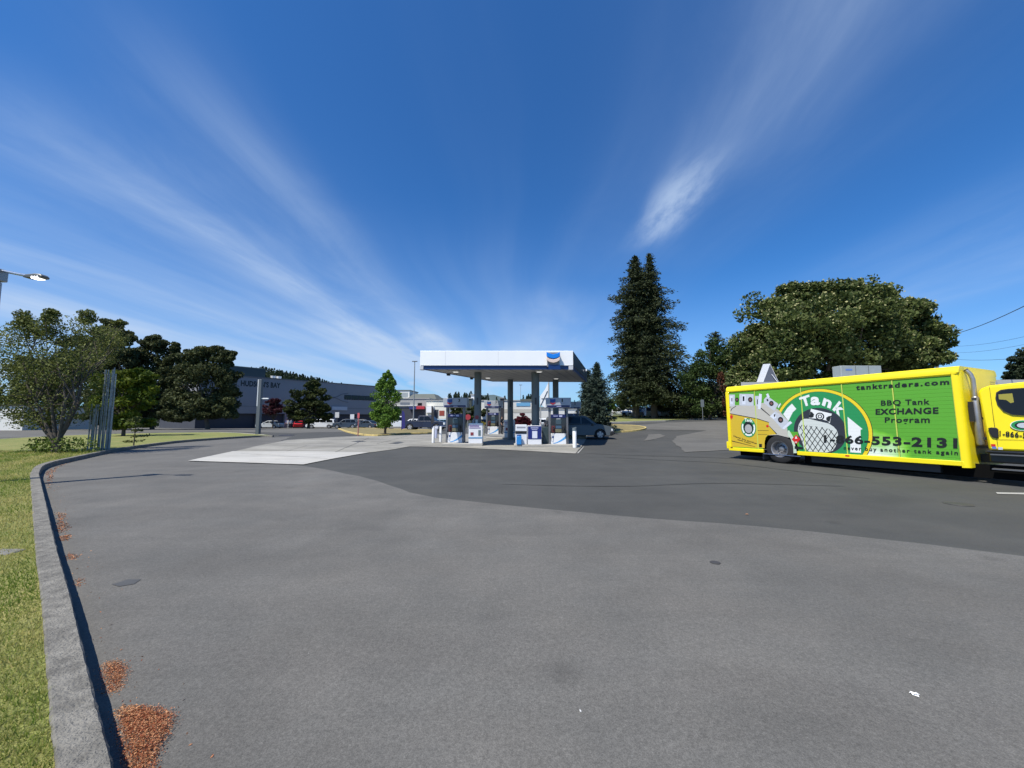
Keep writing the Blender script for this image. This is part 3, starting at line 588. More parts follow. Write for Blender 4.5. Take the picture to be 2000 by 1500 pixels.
wood('low dome shaped dark red shrub seen under the canopy',(1022,846),[(1016,822,12,8),(1024,818,13,9),(1031,824,11,8),(1020,829,16,6)],(.05,.008,.012),(.13,.02,.03),38,leaf=.14,tr=.06,per=150,mname='leaf_red',group=None,name='red_shrub')
wood('leafy green tree behind the pumps, under the left end of the canopy',(905,836),[(900,808,14,9),(890,800,12,8),(916,812,12,8),(925,800,10,8),(945,806,12,6)],(.02,.035,.01),(.07,.09,.03),75,leaf=.35,tr=.15,per=80,mname='leaf_dkgreen')


# ------------------------------------------------------------------ yellow delivery truck
paint_y=mat('truck_yellow',(.90,.73,.008),.45,coat=.12,var=.05,vscale=2)
chrome=mat('polished_steel',(.55,.55,.56),.28,1.0,var=.2,vscale=12)
rub=mat('tyre_rubber',(.02,.02,.021),.85,bump=.3,bscale=60)
blk=mat('black_plastic',(.015,.015,.016),.5)
steel_dk=mat('dark_steel',(.05,.05,.052),.55,.4)
glass_dk=mat('car_glass',(.008,.010,.012),.12,spec=.35)
whitep=mat('decal_white',(.78,.80,.78),.4); blackp=mat('decal_black',(.012,.014,.014),.4); yelp=mat('decal_yellow',(.82,.62,.02),.4)
def truck():
    ld=Vector((.425,-.905,0)).normalized(); t=R(.8); ex=Vector((ld.x*math.cos(t),ld.y*math.cos(t),math.sin(t))); ey=Vector((-ld.y,ld.x,0)); ez=ex.cross(ey)
    O=Vector((8.60,15.52,-.028)); M=Matrix((( ex.x,ey.x,ez.x,O.x),(ex.y,ey.y,ez.y,O.y),(ex.z,ey.z,ez.z,O.z),(0,0,0,1)))
    root=thing('delivery_truck','bright yellow side loading truck with green gas bottle advertising along its side','truck'); root.matrix_world=M
    cl=Vector((0,0,H))
    def tp(px,py,yo=0.0):
        r=ray(px,py); k=((O+ey*yo-cl).dot(ey))/r.dot(ey); q=cl+r*k-O; return Vector((q.dot(ex),yo,q.dot(ez)))
    XL=.06; XR=6.48; W=2.62
    # body: rounded roof shell, rail, posts, rear and front walls
    mb=MB()
    def rnd(y0,y1,zt,r,n=6):
        pr=[(y0,2.655)]+[(y0+r-r*math.cos(a),zt-r+r*math.sin(a)) for a in [math.pi/2*i/n for i in range(n+1)]]
        return pr+[(2*(y0+y1)/2-p[0],p[1]) for p in pr[::-1]]
    prof=rnd(0,W,2.87,.15)
    mb.prism(prof,XL+.03,XR-.05,axis='x')
    mb.box((XL+.01,.012,2.63),(XR-.08,.06,2.658))           # rain gutter
    mb.box((XL,.0,.335),(1.42,.07,.462)); mb.box((2.55,.0,.335),(XR-.1,.07,.462))   # lower rail
    mb.box((XL,.0,.462),(XL+.13,.10,2.655))                 # rear post
    mb.box((XL+.005,.10,.34),(XL+.05,W,2.66))               # rear wall
    mb.box((XL+.03,W-.06,.34),(XR-.12,W,2.66))              # far wall
    b=mb.build('body',paint_y,root,bevel=.012)
    # rounded front wall with corner posts
    mb=MB(); r=.14; pl=[(XR-.145,0)]+[(XR-r+r*math.sin(a),r-r*math.cos(a)) for a in [math.pi/2*i/6 for i in range(7)]]
    pl=pl+[(p[0],W-p[1]) for p in pl[::-1]]
    def roundtop(v):
        if v.z>2.5: v.z=2.87-.15*max(0,1-min(v.y,W-v.y)/.15)**2
        return v
    ys=[0,.14,W-.14,W]
    mb.prism(pl,.30,2.72,axis='z')
    pl2=[(XR-.20,.10),(XR-.03,.10),(XR-.03,W-.10),(XR-.20,W-.10)]
    mb.prism([(y,z) for y,z in [(.0,2.7),(.015,2.77),(.06,2.835),(.15,2.868),(W-.15,2.868),(W-.06,2.835),(W-.015,2.77),(W,2.7)]],XR-.14,XR-.012,axis='x')
    mb.build('front_wall',paint_y,root,smooth=True)
    mb=MB(); mb.box((XL-.10,.02,.40),(XL,.30,.68)); mb.box((XL-.10,.3,.40),(XL,W-.3,.52)); mb.box((XL-.10,W-.3,.40),(XL,W-.02,.68)); mb.build('bumper',paint_y,root,bevel=.02)
    # roll-up side doors
    wx,wz,wr=1.985,.503,.60
    m=bpy.data.materials.new('wrap_green'); m.use_nodes=True; nt,N,L,bs=nodes(m); tc=N('ShaderNodeTexCoord')
    mp=N('ShaderNodeMapping'); mp.inputs['Location'].default_value=(-4.55,0,-.55); L(tc.outputs['Object'],mp.inputs[0])
    ln=N('ShaderNodeVectorMath'); ln.operation='LENGTH'; sc=N('ShaderNodeVectorMath'); sc.operation='MULTIPLY'; sc.inputs[1].default_value=(.62,0,.85); L(mp.outputs[0],sc.inputs[0]); L(sc.outputs[0],ln.inputs[0])
    nz=N('ShaderNodeTexNoise'); nz.inputs['Scale'].default_value=1.5; nz.inputs['Detail'].default_value=2; L(tc.outputs['Object'],nz.inputs['Vector'])
    ad=N('ShaderNodeMath'); ad.operation='MULTIPLY_ADD'; L(nz.outputs['Fac'],ad.inputs[0]); ad.inputs[1].default_value=.8; L(ln.outputs['Value'],ad.inputs[2])
    rp=N('ShaderNodeValToRGB'); e=rp.color_ramp.elements; e[0].position=.42; e[0].color=(.72,.82,.70,1); e[1].position=1.0; e[1].color=(.105,.37,.03,1); e2=rp.color_ramp.elements.new(.72); e2.color=(.30,.64,.12,1); e3=rp.color_ramp.elements.new(.88); e3.color=(.17,.52,.035,1)
    L(ad.outputs[0],rp.inputs[0]); L(rp.outputs[0],bs.inputs['Base Color']); bs.inputs['Roughness'].default_value=.38
    sx=N('ShaderNodeSeparateXYZ'); L(tc.outputs['Object'],sx.inputs[0])
    # slat grooves every 10 cm
    gr=N('ShaderNodeMath'); gr.operation='MULTIPLY'; gr.inputs[1].default_value=9.6; L(sx.outputs[2],gr.inputs[0]); fr=N('ShaderNodeMath'); fr.operation='FRACT'; L(gr.outputs[0],fr.inputs[0])
    g1=N('ShaderNodeMapRange'); g1.interpolation_type='SMOOTHSTEP'; g1.inputs[1].default_value=0; g1.inputs[2].default_value=.16; L(fr.outputs[0],g1.inputs[0])
    bp=N('ShaderNodeBump'); bp.inputs['Strength'].default_value=.35; bp.inputs['Distance'].default_value=.008; L(g1.outputs[0],bp.inputs['Height']); L(bp.outputs[0],bs.inputs['Normal'])
    def slatted(m2):
        nt2,N2,L2,b2=nodes(m2); t2=N2('ShaderNodeTexCoord'); s2=N2('ShaderNodeSeparateXYZ'); L2(t2.outputs['Object'],s2.inputs[0])
        a=N2('ShaderNodeMath'); a.operation='MULTIPLY'; a.inputs[1].default_value=9.6; L2(s2.outputs[2],a.inputs[0]); f_=N2('ShaderNodeMath'); f_.operation='FRACT'; L2(a.outputs[0],f_.inputs[0])
        g_=N2('ShaderNodeMapRange'); g_.interpolation_type='SMOOTHSTEP'; g_.inputs[2].default_value=.16; L2(f_.outputs[0],g_.inputs[0]); p_=N2('ShaderNodeBump'); p_.inputs['Strength'].default_value=.2; p_.inputs['Distance'].default_value=.006; L2(g_.outputs[0],p_.inputs['Height']); L2(p_.outputs[0],b2.inputs['Normal']); return m2
    for mm in (whitep,blackp,yelp): slatted(mm)
    divs=[XL+.13,1.222,2.80,3.965,5.16,6.33]
    def arch(x0,x1,z0,z1):   # rectangle with the wheel opening cut from its lower edge
        pts=[(x0,z0)]
        a0=wx-math.sqrt(max(0,wr*wr-(z0-wz)**2)); a1=wx+math.sqrt(max(0,wr*wr-(z0-wz)**2))
        if x0<a1 and x1>a0:
            th0=math.atan2(z0-wz,a0-wx); th1=math.atan2(z0-wz,a1-wx)
            th0=th0 if th0>0 else th0+2*math.pi
            for i in range(25): th=th0+(th1-th0)*i/24; pts.append((wx+wr*math.cos(th),wz+wr*math.sin(th)))
        return pts+[(x1,z0),(x1,z1),(x0,z1)]
    for i in range(5):
        mb=MB(); mb.prism(arch(divs[i]+.02,divs[i+1]-.02,.335 if i==1 else .465,2.64),.035,.06)
        mb.build('side_door',m,root)
    for d in divs[1:]:
        mb=MB(); mb.box((d-.014,.0272,.465),(d+.014,.0345,2.64)); mb.build('door_divider',mat('divider_yellow',(.50,.62,.10),.4),root)
    mb=MB(); mb.box((2.62,.30,.06),(8.6,.34,.40)); mb.box((.2,.5,.14),(1.36,.54,.36)); mb.build('shade_panel',mat('shade_black',(.006,.006,.006),.95,spec=.05),root)  # black panels added to deepen the shade under the truck
    mb=MB(); mb.box((1.3,.55,.30),(2.7,.60,1.2)); mb.box((1.35,.06,1.12),(2.62,.55,1.16)); mb.build('wheel_housing',blk,root)
    # ---- advertising, layer by layer on the doors
    lay=[0]
    def decal(polys,mt,name='decal',label=None,y=None):
        lay[0]+=1; yy=.0335-.0002*lay[0] if y is None else y
        one=name=='mesh_picture'; mb=MB()
        for poly in polys:
            pts=[(p[0],p[-1]) if len(p)==3 else p for p in poly]; mb.add([(x,yy,z) for x,z in pts],[tuple(range(len(pts)))])
            if not one: o=mb.build(name,mt,root,recalc=False); mb=MB()
        if one: o=mb.build(name,mt,root,recalc=False)
        if label: o['label']=label
        return o
    q5=lambda L:[tp(1400+a/7.5,720+b/7.5,.03) for a,b in L]; q6=lambda L:[tp(1540+a/7.5,720+b/7.5,.03) for a,b in L]
    arc=lambda cx,cz,r,a0,a1,n=40:[(cx+r*math.cos(R(a0+(a1-a0)*i/n)),cz+r*math.sin(R(a0+(a1-a0)*i/n))) for i in range(n+1)]
    cx,cz=3.241,1.159; zb=.47
    def ringpoly(r0,r1):     # ring clipped at the lower rail
        a=lambda r:math.degrees(math.asin((zb-cz)/r)) if r>cz-zb else -89.9
        al,ar=180-a(r1),a(r1); il,ir=180-a(r0),a(r0)
        return arc(cx,cz,r1,al,ar)+arc(cx,cz,r0,ir,il)
    def cap(r):
        if r<=cz-zb: return arc(cx,cz,r,0,360)
        a=math.degrees(math.asin((zb-cz)/r)); return arc(cx,cz,r,180-a,a,60)
    def clipz(poly,f):   # Sutherland-Hodgman against f(x,z)>=0 (linear)
        out=[]
        for i in range(len(poly)):
            a,b=poly[i],poly[(i+1)%len(poly)]; fa,fb=f(a),f(b)
            if fa>=0: out.append(a)
            if fa*fb<0: t=fa/(fa-fb); out.append((a[0]+(b[0]-a[0])*t,a[1]+(b[1]-a[1])*t))
        return out
    rightof=lambda p:p[0]-2.62   # keeps the lower parts of the disc clear of the wheel opening
    green_d=slatted(mat('decal_green',(.022,.27,.085),.4)); 
    full=cap(1.375)
    keep=lambda poly:[p for p in [clipz(clipz(poly,lambda q:q[1]-1.12),lambda q:1)] if len(p)>2]+[p for p in [clipz(clipz(poly,lambda q:1.12-q[1]),rightof)] if len(p)>2]
    decal(keep(cap(1.385)),blackp); decal(keep(cap(1.37)),yelp,'emblem_ring'); decal(keep(cap(1.285)),blackp); decal(keep(cap(1.277)),green_d,'emblem_disc')
    decal(keep(cap(.75)),slatted(mat('decal_charcoal',(.03,.035,.045),.4)),'emblem_centre')
    # white gas bottle with mesh on the emblem
    bottle=q6([(150,950),(135,900),(150,820),(180,765),(230,735),(300,735),(590,805),(660,850),(705,900),(725,960),(715,1050),(690,1140),(650,1200),(560,1228),(300,1212),(230,1180),(205,1080)])
    decal([bottle],slatted(mat('decal_bottle',(.60,.64,.60),.4)),'bottle_picture')
    decal([q6([(328,588),(635,660),(625,690),(605,800),(560,760),(450,735),(300,725),(305,700)])],whitep,'bottle_collar')
    P=[]; zone=q6([(150,950),(140,900),(165,800),(215,765),(300,790),(400,820),(520,860),(610,870),(690,890),(722,960),(712,1050),(688,1140),(650,1195),(560,1224),(300,1210),(230,1178),(205,1080)]); zone=[(p.x,p.z) for p in zone]
    zc=(sum(p[0] for p in zone)/len(zone),sum(p[1] for p in zone)/len(zone))
    for sgn in (-1,1):
        for k in range(-9,10):
            o_=k*.135; d=(math.cos(R(58))*sgn,math.sin(R(58))); n_=(-d[1],d[0]); hw=.011
            strip_=[(zc[0]+n_[0]*(o_+a_*hw)+d[0]*b_,zc[1]+n_[1]*(o_+a_*hw)+d[1]*b_) for a_,b_ in ((-1,-2),(1,-2),(1,2),(-1,2))]
            pp=strip_
            for i in range(len(zone)):
                A,B=zone[i],zone[(i+1)%len(zone)]; cr=lambda q,A=A,B=B:(B[0]-A[0])*(q[1]-A[1])-(B[1]-A[1])*(q[0]-A[0]); sg=1 if cr(zc)>0 else -1
                pp=clipz(pp,lambda q:sg*cr(q))
                if len(pp)<3: break
            if len(pp)>=3: P.append(pp)
    decal(P,blackp,'mesh_picture')
    def ell(c,a,b,ox=0,n=20): return [(c[0]+a*math.cos(2*math.pi*i/n),c[1]+b*math.sin(2*math.pi*i/n)) for i in range(n)]
    e=lambda X,Y:(lambda v:(v.x,v.z))(tp(1540+X/7.5,720+Y/7.5,.03))
    c0=e(460,700); decal([ell(c0,.125,.125)],blackp); decal([ell(c0,.088,.088)],whitep); decal([ell(c0,.062,.062)],blackp); decal([ell(c0,.035,.035)],whitep)
    decal([q6([(322,625),(350,640),(375,670),(365,710),(330,722),(302,715)]),q6([(625,690),(590,695),(555,715),(550,745),(580,775),(602,780)])],blackp)
    decal([q6([(865,705),(1085,885),(1055,895),(1062,1236),(905,1226),(905,1080),(875,955)]),q5([(1100,512),(1166,590),(1112,640),(1050,765),(972,668),(1030,580)])],whitep,'emblem_arrow')
    lay[0]+=1
    def letters(txt,quad,mt,zoom,bold=.02,sp=1.0,name='lettering',y=None):
        o_,s_={5:((1400,720),7.5),6:((1540,720),7.5),3:((1680,660),4.6875),0:((0,0),1)}[zoom]
        mb=MB(); yy=.0265 if y is None else y
        Q=[tp(o_[0]+a/s_,o_[1]+b/s_,yy) for a,b in quad]; text_quad(mb,txt,*Q,bold=bold,spacing=sp); return mb.build(name,mt,root,recalc=False)
    letters('T',[(212,562),(330,530),(302,378),(150,428)],whitep,6,.045); letters('a',[(322,538),(462,535),(462,412),(325,410)],whitep,6,.045)
    letters('n',[(486,535),(612,588),(645,480),(520,425)],whitep,6,.045); letters('k',[(640,600),(752,700),(850,570),(742,470)],whitep,6,.045)
    # gas bottle picture at the rear
    beige=slatted(mat('decal_beige',(.50,.48,.42),.45)); gold=slatted(mat('decal_gold',(.62,.43,.03),.4)); lgrey=slatted(mat('decal_collar',(.52,.55,.60),.4)); pale=slatted(mat('decal_pale',(.66,.70,.78),.4))
    decal([q5([(165,640),(178,590),(215,552),(290,535),(560,540),(640,505),(720,500),(800,545),(900,600),(985,700),(1050,760),(1030,860),(1040,960),(1085,985),(1050,1010),(900,972),(760,975),(700,905),(600,780),(165,652)])],beige,'bottle_picture')
    decal([q5([(165,652),(600,735),(762,788),(768,840),(880,960),(745,975),(715,1010),(700,1080),(700,1165),(182,1140)])],gold,'bottle_label')
    decal([q5([(165,648),(600,730),(765,784),(765,794),(600,741),(165,659)]),q5([(762,838),(770,838),(885,958),(872,962)]),q5([(635,580),(770,690),(785,690),(655,575)]),q5([(200,620),(215,585),(280,545),(285,551),(225,590),(207,625)]),q5([(600,905),(760,905),(760,911),(600,911)]),q5([(600,960),(740,962),(740,967),(600,966)]),q5([(205,1050),(560,1140),(560,1146),(205,1062)])],blackp,'outline')
    decal([q5([(180,380),(265,380),(265,545),(190,560)]),q5([(330,368),(540,372),(540,545),(330,540)]),q5([(560,400),(640,400),(640,560),(560,545)]),q5([(690,450),(740,400),(905,520),(840,620),(760,560),(690,505)]),q5([(780,690),(860,620),(1065,790),(960,890),(880,800)])],lgrey,'bottle_collar')
    decal([q5([(620,365),(660,375),(655,470),(640,595),(600,590),(610,470)]),q5([(720,380),(750,360),(775,410),(755,430)]),q5([(890,560),(930,505),(942,515),(905,580)]),q5([(960,870),(1075,765),(1105,795),(985,890)]),q5([(780,700),(850,640),(870,720),(830,740)]),q5([(195,400),(235,400),(235,520),(195,520)]),q5([(370,385),(420,385),(420,520),(370,520)])],pale,'bottle_collar')
    e5=lambda X,Y:(lambda v:(v.x,v.z))(tp(1400+X/7.5,720+Y/7.5,.03))
    for X,Y,r_ in ((295,455,.085),(490,455,.10),(800,510,.095),(935,750,.105)):
        decal([ell(e5(X,Y),r_*.85,r_)],blackp); decal([ell(e5(X,Y),r_*.45,r_*.5)],mat('decal_dullred',(.20,.09,.08),.4)); 
    decal([q5([(380,405),(405,405),(405,475),(380,475)]),q5([(215,430),(228,430),(228,480),(215,480)]),q5([(590,450),(602,450),(602,520),(590,520)]),q5([(725,455),(745,440),(760,465),(740,480)]),q5([(835,670),(860,665),(850,705),(840,708)])],blackp,'outline')
    decal([q5([(1040,905),(1062,905),(1120,1000),(1150,1130),(1175,1235),(1125,1240),(1120,1140),(1085,1030),(1040,975)])],slatted(mat('decal_palegreen',(.55,.66,.52),.4)),'background')
    # small emblem
    c0=e5(463,865); decal([ell(c0,.295,.365)],green_d,'emblem_disc'); 
    for a0,a1 in ((150,225),(235,300),(310,385)):
        decal([[(c0[0]+.262*math.cos(R(a0+(a1-a0)*i/8)),c0[1]+.315*math.sin(R(a0+(a1-a0)*i/8))) for i in range(9)]+[(c0[0]+.205*math.cos(R(a1-(a1-a0)*i/8)),c0[1]+.25*math.sin(R(a1-(a1-a0)*i/8))) for i in range(9)]],whitep)
    decal([ell(c0,.19,.24)],blackp); decal([ell((c0[0],c0[1]-.04),.14,.165)],slatted(mat('decal_greybottle',(.40,.40,.40),.4))); 
    letters('Tank',[(400,775),(530,790),(520,735),(405,725)],whitep,5,.03)
    red=slatted(mat('decal_red',(.60,.02,.02),.4))
    decal([q5([(215,650),(222,690),(240,680),(232,710),(240,725),(220,728),(214,752),(206,728),(188,722),(196,705),(190,680),(208,690)])],red,'leaf_mark')
    decal([q5([(722,835),(745,820),(765,840),(750,862),(728,855)])],red,'leaf_mark')
    letters('Never buy another',[(245,1003),(590,1118),(592,1088),(248,975)],blackp,5,.02); letters('tank again',[(300,1048),(500,1110),(500,1088),(302,1024)],blackp,5,.02)
    decal([q5([(620,1102),(662,1102),(662,1152),(620,1150)]),q6([(90,1135),(215,1150),(215,1185),(90,1175)])],blackp,'vent')
    decal([q6([(112,965),(178,1035),(112,1105),(48,1035)])],red,'hazard_placard'); decal([q6([(112,985),(130,1025),(95,1025)]),q6([(95,1070),(130,1070),(112,1092)])],whitep,'hazard_placard')
    # writing
    letters('1-866-553-2131',[(1609,864.8),(1870,876.2),(1870,855.2),(1609,849.2)],blackp,0,.04,1.12)
    letters('never buy another tank again',[(1648,880.8),(1871,891.6),(1871,880.2),(1648,871)],blackp,0,.025,1.35)
    letters('tanktraders.com',[(1672,762),(1854,750.8),(1854,740.6),(1672,752)],blackp,0,.035,1.25)
    letters('BBQ Tank',[(1720.5,794),(1816,791.8),(1816,778.5),(1720.5,782)],blackp,0,.02,1.1)
    letters('EXCHANGE',[(1710,810),(1833,808),(1833,795.3),(1710,798.6)],blackp,0,.035,1.12)
    letters('Program',[(1728,828.5),(1816,830),(1816,813),(1728,815)],blackp,0,.02,1.12)
    # reflectors / rail marks
    decal([[tp(a,b,-.004) for a,b in ((1651,888.5),(1659,889.2),(1659,892),(1651,891.2))]],red,'reflector',y=-.004)
    decal([[tp(a,b,-.004) for a,b in ((1427,873),(1431,873.3),(1431,875.3),(1427,875))]],mat('decal_dkred',(.1,.02,.01),.4),'reflector',y=-.004)
    # small marks and vents on the front wall
    mb=MB(); 
    for k in range(3): mb.box((XR-.001,W-.62,2.52-.07*k),(XR+.006,W-.30,2.545-.07*k))
    mb.build('vent',mat('truck_yellow_vent',(.62,.47,.01),.4),root)
    mb=MB(); mb.box((XR,W-.22,2.45),(XR+.004,W-.08,2.56)); mb.build('sticker',mat('sticker_grey',(.45,.42,.5),.5),root)
    # chassis
    mb=MB(); mb.box((.3,.7,.42),(11.0,.85,.62)); mb.box((.3,1.55,.42),(11.0,1.7,.62)); mb.box((.4,.5,.60),(6.2,1.9,.68)); mb.box((2.9,.15,.12),(5.9,.6,.33)) ; mb.build('chassis',steel_dk,root)
    # wheels (dual at the rear)
    def wheel(x,y,r,w,deep,name='wheel'):
        g=thing(name,None,None,(x,y,r)); del_=[k for k in ('label','category') if k in g.keys()]
        g.parent=root; n=40
        mb=MB(); rings=[]
        prof=[(0,.56),(0,.80),(.03,.94),(.09,.985),(w/2,1.0),(w-.09,.985),(w-.03,.94),(w,.8),(w,.56)]
        vs=[];fs=[]
        for j,(yy,rr) in enumerate(prof):
            for k in range(n): a=2*math.pi*k/n; vs.append((r*rr*math.cos(a),yy,r*rr*math.sin(a)))
        for j in range(len(prof)-1):
            for k in range(n): fs.append((j*n+k,j*n+(k+1)%n,(j+1)*n+(k+1)%n,(j+1)*n+k))
        mb.add(vs,fs); mb.build('tyre',rub,g,smooth=True)
        mb=MB(); s=1 if deep>0 else -1; vs=[];fs=[]
        prof=[(.0,.56),(-.012,.57),(.0,.52),(.06,.48),(abs(deep),.44),(abs(deep),.30),(abs(deep)-.03,.20),(abs(deep)-.05,.17),(abs(deep)-.06,.0)]
        for j,(yy,rr) in enumerate(prof):
            for k in range(n): a=2*math.pi*k/n; vs.append((r*rr*math.cos(a),yy,r*rr*math.sin(a)))
        for j in range(len(prof)-1):
            for k in range(n): fs.append((j*n+k,j*n+(k+1)%n,(j+1)*n+(k+1)%n,(j+1)*n+k))
        mb.add(vs,fs,0)
        for k in range(8): a=k*math.pi/4; mb.disc((r*.25*math.cos(a),abs(deep)-.05,r*.25*math.sin(a)),.022,(0,-1,0),8,1,.03)
        mb.build('rim',[mat('wheel_steel',(.33,.33,.34),.42,.7,var=.2,vscale=9),steel_dk],g,smooth=True)
        return g
    wheel(wx,.02,.502,.26,.17); wheel(wx,.31,.502,.26,.1); wheel(wx,W-.57,.502,.26,.1); wheel(wx,W-.28,.502,.26,.1)
    wheel(9.35,.10,.49,.28,.05); wheel(9.35,W-.38,.49,.28,.05)
    mb=MB(); mb.tube([(1.42,.01,.30),(2.66,.01,.29)],.018,8); mb.tube([(1.5,.01,.30),(1.5,.25,.42)],.012,6); mb.tube([(2.6,.01,.29),(2.6,.25,.42)],.012,6); mb.build('side_bar',chrome,root)
    mb=MB(); mb.box((1.30,.15,.08),(1.32,.55,.42)); mb.build('mud_flap',mat('mud_flap',(.13,.13,.13),.8),root)
    # ---- cab
    y0=.12; yc=W-.12
    q7=lambda L,yo=y0:[(lambda v:(v.x,v.z))(tp(1860+a/5.77,700+b/5.77,yo)) for a,b in L]
    cabp=[(6.77,.76),(6.70,2.18),(6.76,2.27),(6.90,2.33),(7.6,2.38),(8.15,2.36),(8.35,2.26),(8.72,1.62),(8.78,1.50),(8.78,.76)]
    def tum(v):
        k=max(0,v.z-1.45)*.075; v.y=v.y+k if v.y<1.2 else v.y-k; return v
    mb=MB(); vs=[];n=len(cabp)
    for yy in (y0,yc):
        for x,z in cabp: vs.append(tum(Vector((x,yy,z))))
    # window openings are set flush: side shell, roof and back
    mb.add(vs,[tuple(range(n)),tuple(range(2*n-1,n-1,-1))]+[(i,i+n,(i+1)%n+n,(i+1)%n) for i in range(n)])
    cab=mb.build('cab',paint_y,root,bevel=.05)
    wpoly=q7([(432,470),(433,400),(450,380),(480,370),(808,348)])
    wtop=wpoly[-1]; wp=[(7.02,1.85),(7.0,2.0),(7.02,2.13),(7.09,2.185),(7.20,2.20),(7.98,2.215),(8.08,2.17),(8.40,1.66),(8.38,1.58),(8.2,1.56),(7.62,1.55),(7.40,1.60),(7.22,1.62),(7.10,1.70)]
    def onside(p,off): v=tum(Vector((p[0],y0,p[1]))); v.y-=off; return v
    for mt,sc_,off in ((blk,1.045,.002),(glass_dk,1.0,.005)):
        cxw=sum(p[0] for p in wp)/len(wp); czw=sum(p[1] for p in wp)/len(wp)
        mb=MB(); P_=[onside((cxw+(p[0]-cxw)*sc_,czw+(p[1]-czw)*(sc_+.02*(sc_>1))),off) for p in wp]
        mb.add([tuple(v) for v in P_]+[(v.x,v.y-.003,v.z) for v in P_],[tuple(range(len(P_))),tuple(range(2*len(P_)-1,len(P_)-1,-1))]+[(i,i+len(P_),(i+1)%len(P_)+len(P_),(i+1)%len(P_)) for i in range(len(P_))])
        mb.build('side_window' if mt is glass_dk else 'window_seal',mt,root)
    # seat seen through the glass as a pale shape, and pillar reflection
    mb=MB(); mb.add([tuple(onside(p,.0095)) for p in ((7.03,1.98),(7.03,2.10),(7.24,2.11),(7.25,1.90),(7.20,1.88),(7.14,1.96))],[(0,1,2,3,4,5)]); mb.build('seat_headrest',mat('cab_interior_yellow',(.30,.27,.04),.4),root)
    # door seam, rear seam, handle
    mb=MB(); 
    for (xa,za,xb,zb) in ((6.93,.78,6.90,2.30),(8.5,.78,8.5,1.5),(6.93,1.02,8.5,1.02)):
        A=onside((xa,za),.0015); B=onside((xb,zb),.0015); d=(B-A).normalized(); s_=Vector((-d.z,0,d.x))*.004
        k=8; 
        for i in range(k):
            a_=onside((xa+(xb-xa)*i/k,za+(zb-za)*i/k),.0015); b_=onside((xa+(xb-xa)*(i+1)/k,za+(zb-za)*(i+1)/k),.0015); mb.add([a_-s_,b_-s_,b_+s_,a_+s_],[(0,1,2,3)])
    mb.build('door_seam',mat('seam',(.12,.09,.01),.6),root,recalc=False)
    hp=[(lambda v:(v.x,v.z))(tp(1860+a/5.77,700+b/5.77,y0)) for a,b in ((405,785),(440,778),(500,782),(520,800),(526,890),(500,900),(455,890),(425,850))]
    mb=MB(); mb.prism(hp,y0-.022,y0+.01); mb.build('door_handle',blk,root,bevel=.008)
    letters('1-866-553-2131',[(1952,851.5),(2068,862.0),(2068,850),(1952,841)],blackp,0,.03,1.1,y=y0-.003)
    eq=[(lambda v:(v.x,v.z))(tp(a,b,y0-.003)) for a,b in ((1975,818),(1975,842))]; ecx=eq[0][0]+.16; ecz=(eq[0][1]+eq[1][1])/2-.01
    for k,(rx_,mt) in enumerate(((.20,whitep),(.185,green_d),(.13,blackp),(.095,lgrey))):
        decal([ell((ecx,ecz),rx_*.95,rx_*.62)],mt,'emblem_disc',y=y0-.003-.001*k)
    for a,b,mt in ((435,965,red),(445,990,mat('decal_blue',(.12,.20,.5),.4)),(515,1000,lgrey)):
        c_=tp(1860+a/5.77,700+b/5.77,y0); decal([[(c_.x,c_.z),(c_.x+.07,c_.z),(c_.x+.07,c_.z-.06),(c_.x,c_.z-.06)]],mt,'sticker',y=y0-.003)
    # windscreen, hood, fenders, grille, lamps (ahead of the frame edge)
    mb=MB(); mb.add([(8.37,.30,2.2),(8.37,W-.30,2.2),(8.745,W-.26,1.63),(8.745,.26,1.63)],[(0,1,2,3)]); mb.build('windscreen',glass_dk,root,recalc=False)
    mb=MB(); hood=[(8.74,.80),(8.76,1.52),(9.6,1.42),(10.35,1.24),(10.5,1.1),(10.5,.62),(9.95,.62)]+[(9.35+.6*math.cos(R(a)),.49+.6*math.sin(R(a))) for a in range(20,161,14)]+[(8.79,.66)]
    mb.prism(hood,.12,W-.12,fn=lambda v:Vector((v.x,v.y+(.22*max(0,v.z-1.0)/.5)*(1 if v.y<1.2 else -1),v.z))); mb.build('hood',paint_y,root,bevel=.03)
    mb=MB(); mb.box((10.5,.75,.62),(10.53,W-.75,1.14)); mb.build('grille',chrome,root); 
    for yy in (.25,W-.6): mb=MB(); mb.box((10.49,yy,.78),(10.53,yy+.35,1.0)); mb.build('headlight',mat('lamp_lens',(.7,.72,.72),.1),root)
    mb=MB(); mb.box((10.5,.1,.36),(10.66,W-.1,.60)); mb.build('front_bumper',chrome,root,bevel=.02)
    # fuel tank and steps under the cab
    mb=MB(); mb.box((6.75,.2,.46),(8.55,.85,.73)); mb.box((6.72,.12,.69),(8.62,.3,.755)); mb.build('fuel_tank',mat('tank_dark',(.045,.048,.05),.35,.6),root,bevel=.05)
    for z in (.645,.30): mb=MB(); mb.box((6.80,.08,z),(8.55,.24,z+.028)); mb.build('step',mat('tread_alu',(.20,.20,.20),.45,.7),root)
    # exhaust stack
    mb=MB(); yo=.36; sx_=6.60
    mb.tube([(sx_,yo,.98),(sx_,yo,2.30),(sx_,yo,2.52),(sx_-.03,yo-.01,2.66),(sx_-.09,yo-.02,2.76)],[.048,.048,.046,.046,.046],16)
    mb.tube([(sx_,yo,.86),(sx_,yo,.90),(sx_,yo,2.02),(sx_,yo,2.08)],[.055,.078,.078,.05],18)
    mb.build('exhaust_stack',mat('exhaust_steel',(.36,.36,.37),.45,.75,var=.15,vscale=8),root,smooth=True)
